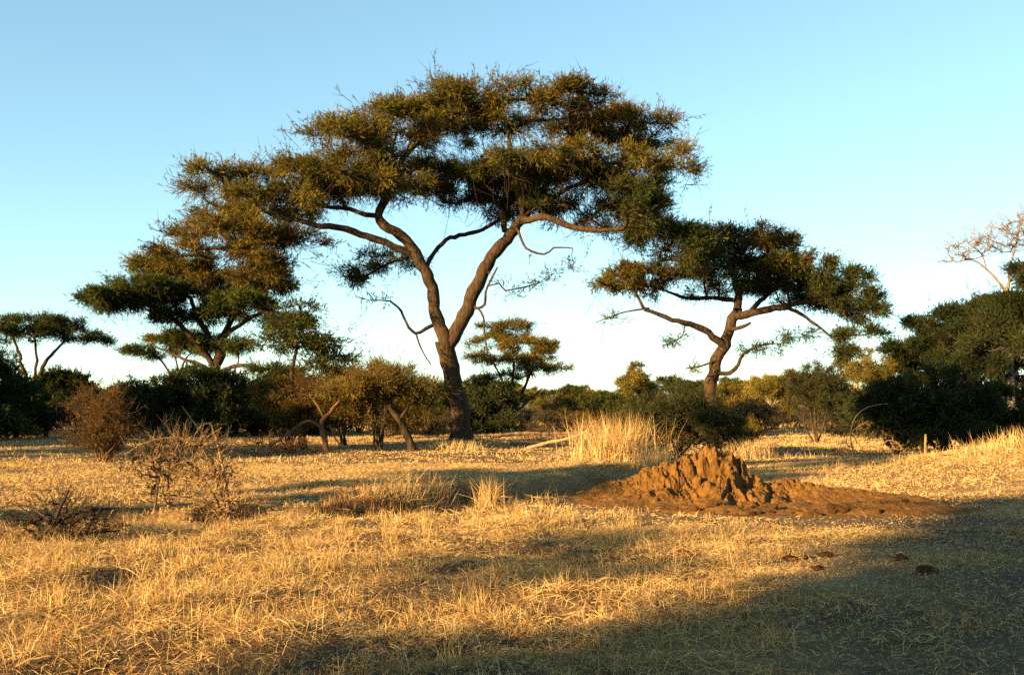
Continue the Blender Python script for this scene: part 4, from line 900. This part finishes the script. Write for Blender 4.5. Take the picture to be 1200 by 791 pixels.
make_tree('dry_stalk_plant', zbase(p_), [('stem', trace(Y_, [(1040, 545, 1.4), (1034, 525, 1.2), (1040, 516, 1), (1052, 518, .8), (1060, 528, .6)], 0.55)), ('stem', trace(Y_, [(1050, 545, 1.2), (1046, 528, 1), (1036, 520, .7)], 0.55))],
 [tpad(Y_, 1044, 526, 16, 10, 0, .3, 1.)], 152, 'curled dry stalks in front of the dense dark bush', 'plant', natt=30, ntwig=50, bark=M_LOG, rt=0.005, leafless=True, whisk=10, wl=.3, cs=.15)
limb_obj('wooden_stake', GP(1085, 535)[1], [(1085, 538, 1.5), (1085, 524, 1.4), (1086, 508, 1.2)], 'short pale stake standing upright in the bank grass', 'stake', M_LOG)

# ------------------------------------------------------------------ dung
r = np.random.default_rng(9)
dm = []
for q in range(3):
    g = Geo(); cv, ct = CLODS[q]
    for e in range(4): g.add(cv * (0.62 if e else 1) + (np.array([r.normal() * .7, r.normal() * .7, -0.1]) if e else 0), ct, np.array([0.075, 0.027, 0.011]) * r.uniform(.8, 1.2))
    o = g.build('dung', M_DUNG, smooth=True); dm.append(o.data); bpy.data.objects.remove(o)
for q, (px, py, s) in enumerate([(800, 652, .085), (802, 666, .07), (783, 659, .06), (776, 661, .04), (930, 647, .06), (926, 657, .07), (942, 655, .06), (969, 653, .07), (959, 668, .06), (1056, 656, .08), (1083, 671, .09), (718, 657, .05), (880, 640, .05)]):
    p = GP(px, py); o = bpy.data.objects.new('dung_pat', dm[q % 3]); col.objects.link(o); o.location = (p[0], p[1], p[2] + s * .35); o.scale = (s, s, s * .9); o.rotation_euler = (0, 0, q * 1.3)
    tag(o, 'reddish brown dried dung lump on the trampled ground before the soil heap', 'dung', 'dung lumps scattered before the soil heap')

# ------------------------------------------------------------------ grass
STRAW = 1.22 * np.array([(0.40, 0.270, 0.105), (0.46, 0.350, 0.180), (0.31, 0.180, 0.075), (0.16, 0.085, 0.045), (0.24, 0.190, 0.065)])
def blades(geo, x, y, L, wid, r, lean_mu, upright, colw, segs=2, z=None):
    n = len(x)
    if z is None: z = H(x, y)
    az = r.random(n) * 2 * math.pi
    lean = np.where(r.random(n) < upright, np.abs(r.normal(0.35, 0.22, n)), np.abs(r.normal(1.25, 0.2, n))); lean = np.clip(lean + lean_mu, 0.02, 1.5)
    curl = r.uniform(0.0, 0.7, n)
    hd = np.stack([np.cos(az), np.sin(az), np.zeros(n)], -1); sd = np.stack([-np.sin(az), np.cos(az), np.zeros(n)], -1)
    # blades turned a random way about their own axis
    tw = r.random(n) * math.pi
    d1 = hd * np.sin(lean)[:, None] + np.array([0, 0, 1.0]) * np.cos(lean)[:, None]
    l2 = np.minimum(lean + curl, 1.75); d2 = hd * np.sin(l2)[:, None] + np.array([0, 0, 1.0]) * np.cos(l2)[:, None]
    wv = sd * np.cos(tw)[:, None] + np.cross(d1, sd) * np.sin(tw)[:, None] * 0.8
    b = np.stack([x, y, z - 0.01 + np.where(lean > 0.9, r.uniform(0.005, 0.05, n), 0)], -1); wv = wv * (wid * r.uniform(.6, 1.3, n))[:, None]
    m = b + d1 * (L * 0.5)[:, None]; t = m + d2 * (L * 0.5)[:, None]
    c = mixcol(n, STRAW, colw, r) * r.uniform(.75, 1.2, (n, 1))
    if segs == 2:
        v = np.stack([b - wv, b + wv, m + wv * .7, m - wv * .7, t], 1).reshape(-1, 3); k = np.arange(n)[:, None] * 5
        tri = np.concatenate([k + [0, 1, 2], k + [0, 2, 3], k + [3, 2, 4]]); geo.add(v, tri, np.repeat(c, 5, axis=0))
    else:
        v = np.stack([b - wv, b + wv, t], 1).reshape(-1, 3); geo.add(v, np.arange(3 * n).reshape(-1, 3), np.repeat(c, 3, axis=0))
gg = Geo(); r = np.random.default_rng(2024)
def scatter(n, y0, y1, marg, r, clump=0.55):
    # even over the ground inside a widening strip
    out_x, out_y = [], []; tot = 0
    while tot < n:
        m = int((n - tot) * 2.2) + 500
        yy = r.uniform(y0, y1, m); hw = 0.56 * y1 + marg; xx = r.uniform(-hw, hw, m)
        ok = np.abs(xx) < 0.56 * yy + marg
        xx, yy = xx[ok], yy[ok]
        dens = sstep(0.28, 0.62, fbm(xx * 1.5 + 31, yy * 1.5 + 7, 3)) * clump + (1 - clump)
        dens *= 1 - 0.97 * np.clip(bare(xx, yy) * 1.4, 0, 1)
        shade_thin = sstep(-1.0, 4.0, xx - 0.55 * (yy - 6)) * (1 - sstep(13, 17, yy)); dens *= 1 - 0.6 * shade_thin  # grass thinned where the corner's shade is painted on the ground
        dens *= np.where(mound_xy(xx, yy) > 0.02, 0.0, 1.0)
        ok = r.random(len(xx)) < dens
        out_x.append(xx[ok]); out_y.append(yy[ok]); tot += ok.sum()
    return np.concatenate(out_x)[:n], np.concatenate(out_y)[:n]
def tallness(x, y):
    gd = seg_dist(x, y, GULLY); t = 1 + 0.9 * np.exp(-((gd - 1.3) / 0.6) ** 2) * (1 - sstep(2, 6, x))
    t = t + 1.0 * np.exp(-((y - 25) / 3.0) ** 2) * sstep(7, 10.5, x)
    t = t * (0.55 + 0.9 * sstep(0.35, 0.7, fbm(x * 0.8 + 3, y * 0.8 + 8, 3)))
    right = sstep(-1.5, 2.5, x - 0.12 * y)
    return t * (1 - 0.45 * right * (y < 21)) * (1 - .3 * sstep(22, 30, y) * (x < 7))
x, y = scatter(175000, 4.6, 14.5, 1.6, r); tl = tallness(x, y)
blades(gg, x, y, tl * r.uniform(0.05, 0.20, len(x)), 0.0030, r, 0, 0.18, (5, 3, 3, 2, .4))
x, y = scatter(150000, 14.5, 31, 2.5, r); tl = tallness(x, y)
blades(gg, x, y, tl * r.uniform(0.05, 0.18, len(x)), 0.0055, r, 0, 0.22, (5, 3, 3, 1.5, .3))
x, y = scatter(110000, 31, 66, 3, r, 0.7); tl = tallness(x, y)
blades(gg, x, y, tl * r.uniform(0.10, 0.24, len(x)), 0.016, r, 0, 0.35, (5, 3, 3, 1.5, .6), segs=1)
x, y = scatter(60000, 66, 130, 6, r, 0.8)
blades(gg, x, y, r.uniform(0.2, 0.45, len(x)), 0.04, r, 0, 0.6, (5, 3, 3, 2, 1), segs=1)
# tussocks: denser upright bunches in the left field
cx, cy = scatter(420, 5.2, 16, 1.2, r, 1.0); keep = (cx - 0.12 * cy) < r.normal(0.0, 1.6, len(cx)); cx, cy = cx[keep], cy[keep]
k = np.repeat(np.arange(len(cx)), 55); rad = np.abs(r.normal(0, .10, len(k))); an = r.random(len(k)) * 6.28
x, y = cx[k] + rad * np.cos(an), cy[k] + rad * np.sin(an)
blades(gg, x, y, r.uniform(0.12, 0.34, len(k)) * r.uniform(.6, 1.2, len(cx))[k], 0.0032, r, 0, 0.75, (5, 3, 3, 2, 1.2))
grass = gg.build('dry_grass', M_GRASS); tag(grass, 'short dry golden grass covering the savanna floor', 'grass', kind='stuff')

# tall tufts one can tell apart
def tuft(px, py, w, h, n, seed, label, colw=(4, 6, 2, 1, 0), wid=0.006, upright=0.9):
    p = GP(px, py); r = np.random.default_rng(seed); g = Geo()
    x = p[0] + r.normal(0, w * 0.30, n); y = p[1] + r.normal(0, w * 0.22, n)
    blades(g, x, y, h * r.uniform(.5, 1.1, n), wid, r, -0.08, upright, colw)
    o = g.build('grass_tuft', M_GRASS, origin=(p[0], p[1], p[2])); o.location = tuple(p); return tag(o, label, 'grass')
tuft(574, 594, .38, .60, 260, 1, 'pale upright tuft of dry grass at the end of the gully', wid=.005)
tuft(724, 541, 2.1, 1.7, 1100, 2, 'tall clump of pale dry grass against the large rounded bush', wid=.009, colw=(6, 3, 4, 1, 0))
tuft(480, 600, 1.0, .75, 420, 3, 'golden grass clump growing on the gully lip', wid=.006)
tuft(440, 602, .8, .55, 300, 4, 'rusty grass clump in the gully beside the golden clump', colw=(1, 0, 4, 5, 0), wid=.006)
tuft(520, 596, .9, .6, 300, 5, 'sparse grey stalks leaning in the gully', colw=(1, 3, 2, 4, 0), wid=.006, upright=.8)
tuft(405, 604, .6, .4, 220, 6, 'low brown tuft at the bend of the gully', colw=(1, 0, 3, 5, 0), wid=.006)
tuft(285, 606, .6, .40, 220, 7, 'dark tuft at the foot of the bleached shrub', colw=(2, 0, 3, 5, 0), wid=.005)
tuft(533, 528, 1.8, .55, 700, 8, 'matted dry grass around the foot of the forked acacia', wid=.012, upright=.5)
tuft(1190, 528, 1.6, .7, 500, 9, 'rounded hump of dry grass on the right bank', wid=.008, upright=.6)
tuft(880, 538, 1.2, .8, 400, 10, 'yellow grass clump behind the soil heap', wid=.008)
tuft(765, 545, 1.0, .7, 300, 11, 'straw coloured clump under the rounded bush', wid=.008)
